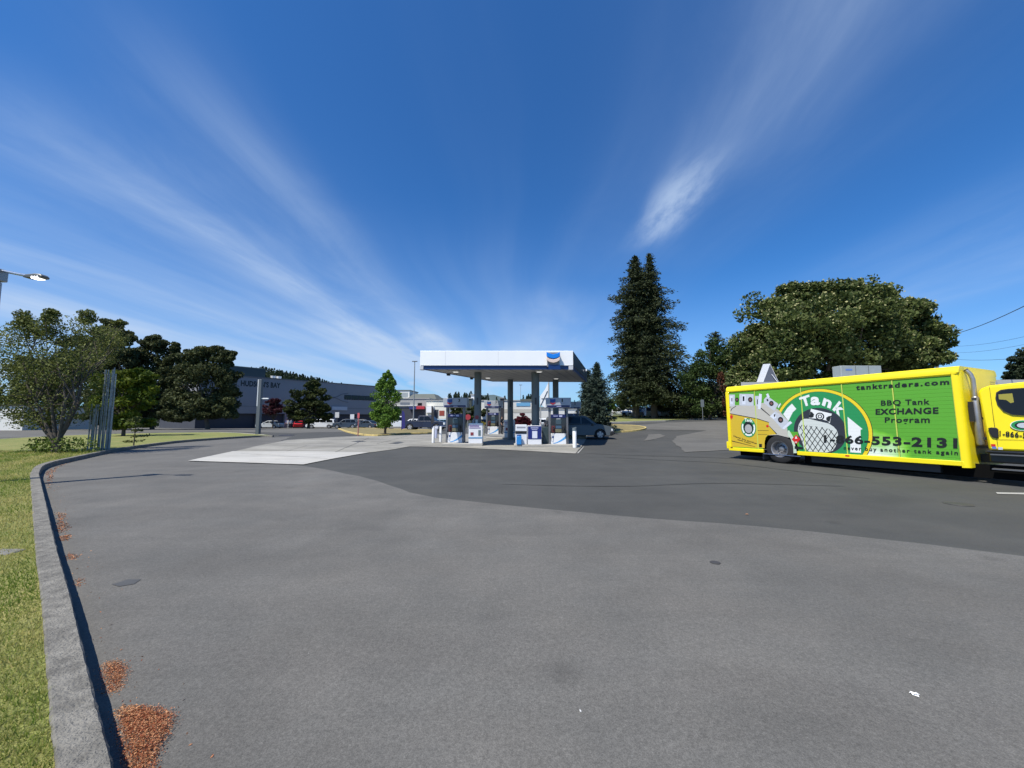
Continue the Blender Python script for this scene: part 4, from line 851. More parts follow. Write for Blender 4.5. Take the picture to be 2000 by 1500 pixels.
    mb=MB(); mb.tube([(sx_-.085,yo-.02,2.755),(sx_-.10,yo-.022,2.775)],.047,16); mb.box((sx_-.04,yo-.09,2.0),(sx_+.04,yo+.09,2.05)); mb.box((sx_-.10,yo,1.50),(sx_+.1,yo+.05,1.56)) ; mb.box((sx_-.05,yo-.05,1.0),(sx_+.14,yo+.06,1.06)); mb.build('clamp',steel_dk,root)
    mb=MB(); mb.box((sx_-.08,.40,.78),(sx_+.16,1.2,.84)); mb.box((XR+.02,.22,1.45),(XR+.10,.30,1.95)); mb.build('bracket',blk,root)
    # mirror and antenna beside the door
    mb=MB(); mb.tube([(8.55,.15,1.45),(8.66,-.12,1.50),(8.66,-.12,2.05),(8.45,.16,2.15)],.014,6); mb.box((8.63,-.22,1.48),(8.70,-.04,2.0)); mb.build('mirror',blk,root,bevel=.01)
    return root
truck()

# ------------------------------------------------------------------ filling station canopy
white=mat('canopy_white',(.90,.90,.89),.35,var=.03,vscale=.6,coat=.2)
blue=mat('canopy_blue',(.004,.028,.13),.35,coat=.2); slate=mat('fascia_slate',(.035,.055,.085),.35,coat=.3)
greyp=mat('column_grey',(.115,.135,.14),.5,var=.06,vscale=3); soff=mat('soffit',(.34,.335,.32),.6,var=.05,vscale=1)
YF=20.6; ZT=5.21
FL=Y_(820,722,YF); FR=Y_(1119.5,722,YF); BL=Y_(962,746,29.3); BR=Y_(1147,747,29.3)
ZB=FL.z; 
def canopy():
    root=thing('station_canopy','flat white filling station canopy with a blue stripe and four grey columns','canopy',(0,24.5,0)); o0=Vector((0,24.5,0))
    c=[Vector((FL.x,FL.y,ZB)),Vector((FR.x,FR.y,ZB)),Vector((BR.x,BR.y,BR.z)),Vector((BL.x,BL.y,BL.z))]
    def slab(z0f,z1f,ins,name,m):      # ring wall between two levels (fractions of the fascia), inset
        mb=MB(); n=4; cen=sum(c,Vector())/4; P=[]
        for i in range(4):
            b=c[i]; t=Vector((b.x,b.y,ZT)); d=(Vector((cen.x,cen.y,0))-Vector((b.x,b.y,0))).normalized()*ins
            P.append((b.lerp(t,z0f)+d-o0,b.lerp(t,z1f)+d-o0))
        for i in range(4):
            j=(i+1)%4; a0,a1=P[i]; b0,b1=P[j]; k=(cen-c[i]-o0*0); inn=lambda v:v+((Vector((cen.x,cen.y,0))-o0*1)-Vector((v.x,v.y,0))).normalized()*.12*Vector((1,1,1)).x
            A0,A1,B0,B1=[v+((Vector((cen.x,cen.y,0))-o0)-Vector((v.x,v.y,0))).normalized()*.16 for v in (a0,a1,b0,b1)]
            A0.z,A1.z,B0.z,B1.z=a0.z,a1.z,b0.z,b1.z
            mb.add([a0,b0,b1,a1,A0,B0,B1,A1],[(0,1,2,3),(7,6,5,4),(0,4,5,1),(3,2,6,7)])
        return mb,P
    mb,P=slab(.235,1,0,'x',0)
    # front, left and back panels white; the right side is clad in slate blue
    sides=[[0,1,2,3],[4,5,6,7],[8,9,10,11],[12,13,14,15]]
    for i,(nm,m) in enumerate((('front_fascia',white),('side_fascia',slate),('back_fascia',white),('side_fascia',white))):
        q=MB(); q.add(mb.v[i*8:(i+1)*8],mb.f[0:4]); q.build(nm,m,root,bevel=.015)
    mb2,_=slab(.02,.222,.05,'x',0)
    for i in range(4):
        q=MB(); q.add(mb2.v[i*8:(i+1)*8],mb2.f[0:4]); s=q.build('stripe',blue,root)
    # pale corner caps of the stripe, front
    for (x0,x1) in ((FL.x-.005,FL.x+.20),(FR.x-.24,FR.x+.005)):
        q=MB(); q.box((x0,FL.y-24.5-.01,ZB-.01),(x1,FL.y-24.5+.25,ZB+.235)); q.build('corner_cap',mat('cap_grey',(.55,.55,.56),.4),root,bevel=.02)
    # panel joints of the front
    for px in (870,973): 
        p=Y_(px,700,YF); q=MB(); q.box((p.x-.006,YF-24.5-.004,ZB+.25),(p.x+.006,YF-24.5+.002,ZT-.02)); q.build('panel_joint',mat('joint_grey',(.6,.6,.61),.5),root)
    q=MB(); q.box((FL.x+.05,YF-24.5-.02,ZB+.222),(FR.x-.02,YF-24.5+.01,ZB+.245)); q.build('drip_edge',mat('joint_grey',(.6,.6,.61),.5),root)
    # roof deck and soffit
    ci=[v-o0 for v in c]; cen=sum(ci,Vector())/4; ins=lambda v,k:v+(Vector((cen.x,cen.y,v.z))-v).normalized()*k
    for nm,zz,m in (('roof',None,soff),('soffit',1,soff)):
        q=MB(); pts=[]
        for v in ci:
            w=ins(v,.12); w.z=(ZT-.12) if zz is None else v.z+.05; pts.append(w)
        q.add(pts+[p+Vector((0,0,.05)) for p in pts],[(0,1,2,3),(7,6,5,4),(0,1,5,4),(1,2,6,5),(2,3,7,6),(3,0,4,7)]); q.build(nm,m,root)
    # soffit ribs
    rib=MB()
    for i in range(1,14):
        t=i/14; a=ci[0].lerp(ci[1],t); b=ci[3].lerp(ci[2],t); a=a.lerp(b,.03); b=b.lerp(a,.03); a.z+=.047; b.z+=.047
        rib.add([a+Vector((-.012,0,0)),a+Vector((.012,0,0)),b+Vector((.012,0,0)),b+Vector((-.012,0,0)),a+Vector((-.012,0,-.012)),a+Vector((.012,0,-.012)),b+Vector((.012,0,-.012)),b+Vector((-.012,0,-.012))],[(0,1,2,3),(4,5,6,7),(0,4,7,3),(1,2,6,5)])
    rib.build('soffit_panel_joints',mat('joint_dark',(.25,.25,.25),.6),root)
    lamp=mat('canopy_lamp',(1,.98,.92),.3,emit=.6)
    for px,py in ((890,725),(953,737),(1053,724.8),(1086,738.5)):
        t=(py-722)/(746-722); z=ZB+(BL.z-ZB)*t+.03; p=G(px,py,z)-o0; q=MB(); q.box((p.x-.19,p.y-.19,z-.05),(p.x+.19,p.y+.19,z+.02)); f=q.build('downlight',mat('lamp_housing',(.7,.7,.7),.4),root,bevel=.02)
        q=MB(); q.box((p.x-.13,p.y-.13,z-.06),(p.x+.13,p.y+.13,z-.051)); q.build('lens',lamp,f)
    for t in (.30,.62):
        p=Vector(FL).lerp(BL,t); p=Vector((p.x,p.y,0))-o0+Vector((.05,0,0)); z=FL.z+(BL.z-FL.z)*t+.01; q=MB(); q.box((p.x-.08,p.y-.13,z-.09),(p.x+.12,p.y+.13,z+.05)); q.build('edge_lamp',blk,root,bevel=.02)
    p=Y_(1143,724,27.5)-o0; q=MB(); q.box((p.x-.0,p.y-.1,p.z-.06),(p.x+.12,p.y+.1,p.z+.08)); q.build('flood_lamp',white,root,bevel=.03)
    # columns
    for px,py,w,nm in ((933.5,728.5,14,'f'),(1045.5,728.5,15.5,'f'),(996.8,742,11,'b'),(1085,742,11.5,'b')):
        z=ZB+(.03 if nm=='f' else (BL.z-ZB)*.75+.03); p=G(px,py,z)-o0; d=p.y+24.5; r=w/2/F*d
        q=MB(); q.tube([(p.x,p.y,0.0),(p.x,p.y,z+.1)],r,28); col=q.build('column',greyp,root,smooth=True)
        q=MB(); q.tube([(p.x,p.y,0.02),(p.x,p.y,.2)],r*1.18,24); q.build('base_collar',greyp,col,smooth=True)
        q=MB(); q.box((p.x-.05,p.y-r-.012,2.35),(p.x+.05,p.y-r+.02,2.75)); q.build('control_box',steel_dk,col)
        COLS.append((p.x,p.y+24.5,r))
    # emblem on the front
    pf=lambda px,py,y:(lambda v:(v.x,v.z))(Y_(px,py,y))
    q=MB(); pb=[pf(*a,YF-.22) for a in ((1069,688),(1092.5,688),(1092.5,716),(1069,716))]
    q.prism(pb,YF-24.5-.20,YF-24.5+.01); q.build('emblem_bracket',mat('bracket_grey',(.22,.22,.23),.5),root)
    q=MB(); q.prism([pf(*a,YF-.22) for a in ((1071,712),(1093.5,712),(1095.5,721.6),(1071,721.6))],YF-24.5-.215,YF-24.5-.01); q.build('emblem_base',blue,root)
    pz=[(1067.5,687.2),(1072,690),(1080.5,692.3),(1089,690),(1093.5,687.2),(1093.8,695.8),(1088,699.3),(1080.5,700.8),(1073,699),(1067.3,695.8)]
    q=MB(); q.prism([pf(*a,YF-.26) for a in pz],YF-24.5-.30,YF-24.5-.19); q.build('blue_chevron',mat('chevron_blue',(.004,.20,.72),.2,coat=.6),root,bevel=.02)
    pz=[(1067.2,697.2),(1073,700.6),(1080.5,702.3),(1088,700.6),(1093.8,697.2),(1093.5,703.5),(1088,707.3),(1080.5,709),(1073,707.3),(1067.4,703.5)]
    q=MB(); q.prism([pf(*a,YF-.26) for a in pz],YF-24.5-.30,YF-24.5-.19); q.build('glare_chevron',mat('chevron_glare',(.78,.60,.50),.18,coat=.6),root,bevel=.02)  # sun glare on the red chevron is put into this pale colour
    return root
COLS=[]; canopy()

# pump islands
m_isl=mat('island_concrete',(.34,.325,.29),.85,var=.15,vscale=3,bump=.3)
def slab_thing(name,label,cat,pts,z1,m):
    mb=MB(); mb.prism(pts,-.02,z1,axis='z'); return tag(mb.build(name,m,bevel=.02),label,cat)
def ipos(px,D): return Y_(px,815,D).x
for (x0,x1,ya,yb,lb) in ((ipos(868,22.6),ipos(945,22.6),21.75,23.6,'low concrete pump island under the front left pump'),(ipos(1004,21.6),ipos(1130,21.4),20.9,22.4,'low concrete pump island under the front right pump'),
                      (ipos(950,29),ipos(1006,29),28.6,30.2,'low concrete island under the rear pump')):
    slab_thing('pump_island',lb,'kerb island',[(x0,ya),(x1,ya),(x1,yb),(x0,yb)],.14,m_isl)
pwhite=mat('pump_white',(.72,.73,.75),.4,coat=.2); pgrey=mat('pump_header_grey',(.36,.38,.42),.45); navy=mat('pump_navy',(.008,.010,.085),.35,coat=.3)
pdark=mat('pump_black',(.022,.025,.03),.3,coat=.4); lblue=mat('swoosh_blue',(.06,.32,.68),.4); redp=mat('emblem_red',(.35,.02,.03),.4); emb_b=mat('emblem_blue',(.012,.06,.26),.4)
scr=mat('pump_screen',(.05,.075,.095),.15,coat=.5); ylw=mat('pump_label',(.15,.14,.08),.5); postg=mat('pump_post',(.17,.17,.18),.4,.3)
def pump(label,x,y,num,z=.14,rz=-.07,sc=1.0,split=False,group='fuel pumps'):
    r=thing('fuel_pump',label,'fuel pump',(x,y,z),rz,group); r.scale=(sc,)*3
    b=MB(); b.box((-.43,.0,.0),(.43,.42,.60)); base=b.build('lower_panel',pwhite,r,bevel=.01)
    b=MB(); n=10; up=[(-.30+.72*i/n,.06+.42*(i/n)**1.6) for i in range(n+1)]; lo=[(-.30+.72*i/n,.03+.30*(i/n)**1.7) for i in range(n+1)]
    b.add([(a,-.006,c_) for a,c_ in up]+[(a,-.006,c_) for a,c_ in lo[::-1]],[tuple(range(2*n+2))]); b.build('swoosh',lblue,base,recalc=False)
    b=MB(); b.prism([(-.36,.44),(-.26,.44),(-.26,.36),(-.31,.33),(-.36,.36)],-.008,.0); b.build('emblem',emb_b,base)
    b=MB(); b.box((-.43,.01,.60),(.43,.41,1.48)); body=b.build('body',pdark,r,bevel=.015)
    b=MB(); b.box((-.15,-.012,1.10),(.17,.01,1.36)); b.build('screen',scr,body,bevel=.01)
    b=MB(); b.box((-.11,-.012,1.39),(.12,.01,1.45)); b.build('price_display',mat('display',(.3,.33,.34),.3),body)
    b=MB(); b.box((-.17,-.014,.66),(.17,.01,.84)); b.build('grade_buttons',ylw,body,bevel=.008)
    b=MB(); b.box((-.15,-.012,.88),(.17,.01,1.04)); b.build('keypad',mat('keypad_blue',(.05,.10,.16),.4),body)
    for sx in (-.29,.29):
        b=MB(); b.box((sx-.09,-.01,.66),(sx+.09,.008,1.02)); h=b.build('nozzle_holder',mat('holder_red',(.14,.02,.02),.5) if sx<0 else blk,body,bevel=.01) if sx<0 else b.build('nozzle_holder',blk,body,bevel=.01)
        b=MB(); b.tube([(sx,-.03,.95),(sx+.01,-.09,.86),(sx+.02,-.06,.72)],[.03,.026,.02],8); b.box((sx-.035,-.10,.80),(sx+.035,-.02,.98)); b.build('nozzle',blk,body,bevel=.006)
        b=MB(); s=1 if sx>0 else -1
        b.tube([(sx,-.05,.96),(sx+s*.05,-.09,.70),(sx+s*.10,-.10,.32),(sx+s*.16,-.06,.30),(sx+s*.19,.04,.8),(sx+s*.18,.15,1.5),(sx+s*.12,.2,2.0)],.014,6); b.build('hose',blk,body)
    b=MB(); b.box((-.43,.0,1.48),(.43,.42,1.68)); top=b.build('top_panel',navy,r,bevel=.01)
    b=MB(); b.box((.05,-.006,1.53),(.22,.0,1.63)); b.box((-.28,-.006,1.56),(-.02,.0,1.60)); b.build('top_print',mat('print_pale',(.4,.42,.6),.5),top)
    for sx in (-.50,.50): b=MB(); b.box((sx-.055,.02,0),(sx+.055,.38,2.12)); b.build('post',postg,r,bevel=.012)
    b=MB(); b.box((-.70,-.10,2.06),(.72,.50,2.62)); hd=b.build('header',pgrey,r,bevel=.02)
    b=MB(); b.box((-.64,-.106,2.075),(.64,-.098,2.19)); b.build('header_stripe',navy,hd)
    b=MB(); b.box((-.10,-.111,2.11),(.16,-.107,2.145)); b.build('header_print',mat('print_pale',(.4,.42,.6),.5),hd)
    b=MB(); b.prism([(-.46,2.55),(-.31,2.52),(-.16,2.55),(-.16,2.38),(-.31,2.33),(-.46,2.38)],-.116,-.10); b.build('emblem',emb_b,hd)
    b=MB(); b.prism([(-.46,2.36),(-.31,2.31),(-.16,2.36),(-.16,2.30),(-.31,2.22),(-.46,2.30)],-.116,-.10); b.build('emblem',redp,hd)
    b=MB(); text_quad(b,num,Vector((.19,-.108,2.38)),Vector((.19+(.07 if num=='1' else .12),-.108,2.38)),Vector((.19+(.07 if num=='1' else .12),-.108,2.56)),Vector((.19,-.108,2.56)),.03); b.build('pump_number',blackp,hd,recalc=False)
    b=MB(); b.box((.12,-.106,2.30),(.40,-.10,2.325)); b.build('header_print',mat('print_grey',(.25,.26,.3),.5),hd)
    return r
pump('fuel pump numbered 3, front left, beside the two white bollards',ipos(889,22.7),22.7,'3')
pump('fuel pump numbered 1, front right, with the blue and red emblem on its header',ipos(1090.5,21.5),21.5,'1',sc=.98)
pump('fuel pump numbered 7, farther back in the shade of the canopy, between two columns',ipos(963,29.4),29.4,'7',z=.34,sc=.97)
pump('fuel pump numbered 2, mostly hidden behind the front right pump',ipos(1117,29.6),29.6,'2',z=.30,sc=.96)
mb=MB(); mb.box((ipos(1117,29.6)-1,29.2,-.02),(ipos(1117,29.6)+1,30.6,.30)); tag(mb.build('pump_island',m_isl,bevel=.02),'low concrete island under the half hidden rear right pump','kerb island')

def kiosk(label,px0,px1,row_top,D,kind):
    x0,x1=ipos(px0,D),ipos(px1,D); zt=Y_(1000,row_top,D).z; r=thing('column_kiosk',label,'kiosk',((x0+x1)/2,D,.14)); w=(x1-x0)/2; h=zt-.14
    if kind=='white':
        b=MB(); b.box((-w,0,0),(w,.62,h)); bd=b.build('cabinet',pwhite,r,bevel=.02)
        b=MB(); b.box((-w-.004,-.01,h*.25),(w+.004,.0,h*.31)); b.build('blue_band',mat('band_blue',(.08,.25,.45),.4),bd)
        b=MB(); b.box((-w*.90,-.012,h*.84),(w*.5,0,h*.89)); b.box((-w*.9,-.012,h*.75),(w*.72,0,h*.79)); b.build('printed_lines',mat('print_purple',(.20,.12,.30),.5),bd)
        b=MB(); b.box((-w*.72,-.012,h*.40),(-w*.28,0,h*.55)); b.build('picture',mat('print_red',(.22,.04,.05),.5),bd)
        b=MB(); b.box((w*.4,-.012,h*.38),(w*.75,0,h*.66)); b.build('picture',mat('print_teal',(.12,.17,.18),.5),bd)
    elif kind=='blue':
        b=MB(); b.box((-w,0,0),(w,.62,h)); bd=b.build('cabinet',pwhite,r,bevel=.02)
        b=MB(); b.box((-w*.97,-.012,h*.29),(w*.97,0,h*.98)); b.build('blue_poster',mat('poster_blue',(.010,.020,.15),.35,coat=.2,var=.25,vscale=3),bd)
        b=MB(); b.box((-w*.35,-.02,h*.34),(w*.38,-.012,h*.72)); b.build('white_notice',mat('notice_white',(.66,.68,.76),.4),bd)
        b=MB(); b.box((-w*.55,-.02,h*.86),(w*.55,-.012,h*.91)); b.box((-w*.42,-.02,h*.78),(w*.4,-.012,h*.82)); b.build('printed_lines',mat('print_pale',(.4,.42,.6),.5),bd)
    elif kind=='vend':
        b=MB(); b.box((-w,0,0),(w,.55,h)); bd=b.build('cabinet',pwhite,r,bevel=.02)
        for sx in (-.5,.42): b=MB(); b.box((w*sx-.16,-.012,h*.54),(w*sx+.16,0,h*.68)); b.build('slot',blk,bd)
        b=MB(); b.box((-w*.8,-.012,h*.84),(w*.75,0,h*.90)); b.build('printed_lines',mat('print_grey2',(.28,.28,.32),.5),bd)
    return r
kiosk('white information cabinet round the foot of the front left column',915.5,942.5,826.5,21.95,'white')
kiosk('white information cabinet at the foot of the rear centre column',985,1005.5,820,28.4,'white')
kiosk('white cabinet with two dark slots beside the blue poster cabinet',1007,1029,829.5,21.2,'vend')
kiosk('cabinet with a deep blue poster at the foot of the front right column',1030.5,1057.5,831.5,21.1,'blue')
x=ipos(1013.5,20.95); mb=MB(); mb.box((x-.13,20.85,.15),(x+.14,21.12,.62)); r=tag(mb.build('waste_bin',mat('bin_blue',(.03,.22,.55),.4),bevel=.03),'small bright blue bin in front of the slotted white cabinet','bin')
mb=MB(); mb.box((-.12+x,20.87,.62),(.13+x,21.1,.68)); l=mb.build('lid',mat('bin_lid',(.01,.05,.2),.4),bevel=.02); l.parent=r
x=ipos(1066,21.8); slab_thing('service_cabinet','dark cabinet between the blue poster cabinet and the front right pump','cabinet',[(x-.20,21.7),(x+.17,21.7),(x+.17,22.2),(x-.20,22.2)],1.08,mat('cabinet_dark',(.03,.05,.055),.5))
# small signs and boxes on the front left column
cx_,cy_,cr_=COLS[0]
mb=MB(); mb.tube([(cx_-.02,cy_-cr_-.02,1.62),(cx_-.02,cy_-cr_-.005,1.62)],.12,8); tag(mb.build('warning_sign',mat('sign_red',(.25,.035,.04),.5)),'small red octagonal sign fixed to the front left column','sign')
mb=MB(); mb.box((cx_-.10,cy_-cr_-.03,1.22),(cx_+.03,cy_-cr_-.004,1.48)); tag(mb.build('notice_plate',mat('plate_pale',(.5,.52,.48),.4)),'pale notice plate below the red sign on the front left column','sign')
# squeegee stand, yellow bucket by the column, bollards and hoop
wb=mat('bollard_white',(.80,.80,.80),.45,var=.05,vscale=5)
def bollard(label,px,py,h,r=.075,sleeve=False,zz=0,group='white steel bollards'):
    p=G(px,py); t=thing('bollard',label,'bollard',(p.x,p.y,zz),0,group); b=MB(); b.tube([(0,0,0),(0,0,h-.03),(0,0,h)],[r,r,r*.8],20); b.build('post',wb,t,smooth=True)
    b=MB(); b.tube([(0,0,0),(0,0,.02)],r*1.35,16); b.build('base',mat('bollard_base',(.45,.44,.42),.7),t)
    if sleeve: b=MB(); b.tube([(0,0,h-.14),(0,0,h+.015)],r*1.12,16); b.box((.0,-.05,h-.02),(.10,.05,h+.05)); b.build('cap',mat('bollard_cap',(.14,.17,.18),.5),t)
    return t
bollard('white bollard with a grey cap at the right end of the pump island',1122.5,875,1.05,.105,True)
bollard('white bollard left of the front left pump, the outer one',846,865.5,.92,.085)
bollard('white bollard left of the front left pump, the inner one inside the steel hoop',860.5,864,1.02,.08)
p=G(873,865.5); mb=MB(); mb.tube([(p.x,p.y-.02,0),(p.x,p.y-.02,1.0),(p.x-.06,p.y,1.06),(p.x-.85,p.y+.5,1.06),(p.x-.9,p.y+.5,1.0),(p.x-.9,p.y+.5,0)],.022,8); tag(mb.build('guard_hoop',chrome,smooth=True),'thin steel guard hoop round the inner bollard by the front left pump','guard rail')
p=G(850,856); t=thing('windscreen_washer_stand','pale lilac and grey windscreen washer stand behind the left bollards','washer stand',(p.x,p.y,0))
mb=MB(); mb.box((-.14,-.14,0),(.14,.14,.7)); mb.build('bin',mat('washer_lilac',(.45,.48,.62),.5),t,bevel=.02); mb=MB(); mb.box((-.18,-.15,.7),(.24,.15,.9)); mb.build('hood',mat('washer_hood',(.6,.62,.7),.4),t,bevel=.04); mb=MB(); mb.tube([(.1,0,.9),(.16,0,1.25)],.012,6); mb.box((.05,-.02,1.24),(.28,.02,1.29)); mb.build('squeegee',blk,t)
p=G(943,851); t=thing('flower_tub','cream tub holding yellow and green flowers beside the front left column','flower tub',(p.x,p.y,0)); mb=MB(); mb.tube([(0,0,0),(0,0,.9)],[.16,.22],14); mb.build('tub',mat('tub_cream',(.55,.5,.35),.6),t); q_=RNG.normal(size=(160,3))*np.array([.12,.12,.12])+np.array([0,0,1.05]); leafobj('flowers',q_,np.full(160,.09),foliage('flower_yellow',(.05,.08,.01),(.55,.42,.03)),t)

# ------------------------------------------------------------------ vehicles
def carpaint(name,c,met=.3): return mat(name,c,.4,0,coat=.22)
lens_w=mat('lens_white',(.75,.77,.78),.1,coat=.5); lens_r=mat('lens_red',(.4,.01,.01),.2,coat=.5); alloy=mat('alloy',(.5,.5,.51),.35,.5)
PROF={ # L, W, H, wheelbase, front axle x, wheel radius, lower outline (x from rear 0..1, z), cabin outline
 'suv':dict(L=4.55,W=1.82,wr=.345,ax=(.86,3.52),body=[(.02,.55),(.0,.95),(.08,1.05),(3.15,1.08),(3.45,1.10),(4.15,.97),(4.42,.84),(4.55,.66),(4.52,.38),(4.4,.26),(.2,.28)],cab=[(.05,1.04),(.28,1.62),(.55,1.70),(2.3,1.72),(2.55,1.68),(3.36,1.06)],wins=[[(.42,1.14),(.55,1.58),(1.20,1.61),(1.20,1.13)],[(1.28,1.13),(1.28,1.61),(2.12,1.62),(2.12,1.12)],[(2.20,1.12),(2.20,1.61),(2.42,1.59),(3.02,1.12)]]),
 'van':dict(L=5.05,W=1.95,wr=.34,ax=(.95,3.95),body=[(.02,.5),(.0,.98),(.06,1.02),(3.6,1.06),(3.9,1.07),(4.6,.92),(4.95,.76),(5.05,.55),(5.0,.3),(4.8,.24),(.2,.26)],cab=[(.03,1.0),(.2,1.62),(.5,1.74),(2.6,1.78),(3.05,1.70),(4.05,1.03)],wins=[[(.35,1.12),(.45,1.60),(1.45,1.64),(1.45,1.12)],[(1.55,1.12),(1.55,1.64),(2.55,1.65),(2.55,1.12)],[(2.65,1.12),(2.65,1.64),(2.95,1.60),(3.6,1.12)]]),
 'sedan':dict(L=4.65,W=1.8,wr=.32,ax=(.95,3.65),body=[(.03,.5),(.0,.86),(.15,.96),(.9,.98),(3.2,.94),(3.4,.94),(4.2,.80),(4.55,.68),(4.65,.5),(4.6,.28),(4.4,.22),(.2,.24)],cab=[(.62,.94),(1.35,1.38),(1.6,1.44),(2.3,1.44),(2.5,1.40),(3.38,.92)],wins=[[(1.02,1.02),(1.42,1.32),(1.95,1.35),(1.95,1.0)],[(2.02,1.0),(2.02,1.35),(2.40,1.33),(3.0,.98)]]),
 'pickup':dict(L=5.6,W=1.95,wr=.40,ax=(1.15,4.55),body=[(.02,.62),(.0,1.12),(.03,1.16),(2.1,1.16),(4.2,1.16),(4.45,1.15),(5.3,1.05),(5.55,.92),(5.6,.6),(5.5,.42),(5.3,.38),(.2,.44)],cab=[(2.0,1.12),(2.12,1.78),(2.3,1.84),(3.4,1.84),(3.6,1.80),(4.38,1.12)],wins=[[(2.25,1.22),(2.30,1.70),(2.85,1.73),(2.85,1.22)],[(2.93,1.22),(2.93,1.73),(3.46,1.71),(3.98,1.22)]]),
}
CARCACHE={}
def car(kind,color,label,pos,heading,group='parked cars',name=None,scale=1.0,alloyc=None,tinted=False):
    key=(kind,color)
    if key in CARCACHE:
        r=copy_tree(CARCACHE[key]); r['label']=label
    else:
        P=PROF[kind]; L=P['L']; W=P['W']; r=thing(name or {'suv':'parked_suv','van':'parked_van','sedan':'parked_car','pickup':'pickup_truck'}[kind],label,{'suv':'car','van':'van','sedan':'car','pickup':'pickup'}[kind],(0,0,0))
        pm=carpaint('car_'+color,{'white':(.72,.74,.75),'silver':(.42,.45,.47),'darkgreen':(.020,.032,.036),'red':(.55,.015,.02),'black':(.012,.013,.016),'slate':(.035,.055,.085),'navy':(.008,.012,.032),'grey':(.17,.18,.19),'teal':(.06,.13,.17),'lightblue':(.35,.45,.55)}[color])
        body=P['body'][:]; wr=P['wr']; a0,a1=P['ax']; bz=min(z for _,z in body); ra=wr*1.14
        def archpts(ax): 
            a=math.asin(max(-1,min(1,(bz-wr)/ra))); return [(ax+ra*math.cos(t),wr+ra*math.sin(t)) for t in np.linspace(a,math.pi-a,11)]
        k=body.index(min(body[3:],key=lambda p:(p[1],p[0])) ) if False else len(body)-2
        poly=body[:k+1]+archpts(a1)+archpts(a0)+body[k+1:]
        def shape(v):
            s=1 if v.y>0 else -1; t=v.z; inn=0
            if t>.62: inn=(t-.62)*.16
            if t<.45: inn=(.45-t)*.25
            e=min(v.x,L-v.x); 
            if e<.5: inn+=.16*(1-e/.5)**2
            v.y=s*(W/2-inn); return v
        mb=MB(); 
        # loft in three strips so that the bonnet is crowned
        mb.prism(poly,-W/2,W/2,fn=shape); b=mb.build('body',pm,r,bevel=.035)
        mb=MB(); bw=W/2-.10
        def cshape(v):
            s=1 if v.y>0 else -1; v.y=s*(bw-(v.z-1.0)*.27); return v
        mb.prism(P['cab'],-bw,bw,fn=cshape); c=mb.build('cabin',pm,r,bevel=.05)
        for w in P['wins']:
            for s in (-1,1):
                mb=MB(); pts=[]
                for x,z in w: pts.append((x,s*(bw-(z-1.0)*.27+.006),z))
                mb.add(pts,[tuple(range(len(pts)))]); mb.build('side_window',glass_dk,c,recalc=False)
        def quadw(A,B,name):   # windscreens lie on the sloped ends of the cabin
            (xa,za),(xb,zb_)=A,B; d=Vector((xb-xa,0,zb_-za)); nrm=Vector((d.z,0,-d.x)).normalized()*(.012 if name=='windscreen' else -.012)
            if name=='windscreen' and nrm.x<0: nrm=-nrm
            if name=='rear_window' and nrm.x>0: nrm=-nrm
            p0=Vector((xa,0,za))+d*.08+nrm; p1=Vector((xa,0,za))+d*.92+nrm; ya=bw-(p0.z-1.0)*.27-.06; yb=bw-(p1.z-1.0)*.27-.06
            mb=MB(); mb.add([(p0.x,-ya,p0.z),(p0.x,ya,p0.z),(p1.x,yb,p1.z),(p1.x,-yb,p1.z)],[(0,1,2,3)]); mb.build(name,glass_dk,c,recalc=False)
        quadw(P['cab'][-1],P['cab'][-2],'windscreen'); quadw(P['cab'][0],P['cab'][1],'rear_window')
        for s in (-1,1):
            mb=MB(); mb.prism([(L-.42,.66),(L-.12,.60),(L-.10,.74),(L-.42,.84)] if kind!='pickup' else [(L-.2,.72),(L-.02,.72),(L-.02,.95),(L-.2,1.0)],s*(W/2-.34) if s>0 else -(W/2-.12),(W/2-.12) if s>0 else -(W/2-.34)); mb.build('headlight',lens_w,r)
            mb=MB(); mb.box((-.012,s*W/2-s*.16-(.10 if s>0 else 0),.72 if kind!='sedan' else .66),(.05,s*W/2-s*.16+(0 if s>0 else .10),1.0 if kind!='sedan' else .85)); mb.build('tail_light',lens_r,r)
            mb=MB(); mb.box((P['cab'][-1][0]-.45,s*(W/2+.02)-.09,1.02),(P['cab'][-1][0]-.30,s*(W/2+.02)+.09,1.16)); mb.build('mirror',pm if kind!='pickup' else blk,r,bevel=.03)
        mb=MB(); mb.box((L-.03,-W*.27,.40),(L+.012,W*.27,.60)); mb.build('grille',blk,r)
        mb=MB(); mb.box((.3,-W/2+.09,bz+.0),(L-.3,W/2-.09,.5)); mb.build('underbody',blk,r)
        if kind=='suv' :
            mb=MB(); mb.prism([(L-.32,.26),(L+.015,.36),(L+.03,.55),(L-.28,.58)],-W/2+.05,W/2-.05); mb.build('lower_bumper',blk,r,bevel=.03)
            for s in (-1,1): mb=MB(); mb.tube([(.5,s*(bw-.22),1.73),(.6,s*(bw-.22),1.79),(2.2,s*(bw-.22),1.80),(2.3,s*(bw-.22),1.73)],.018,6); mb.build('roof_rail',blk,r)
        if kind=='pickup':
            mb=MB(); mb.box((.1,-W/2+.2,1.161),(1.98,W/2-.2,1.172)); mb.build('cargo_bed',blk,r)
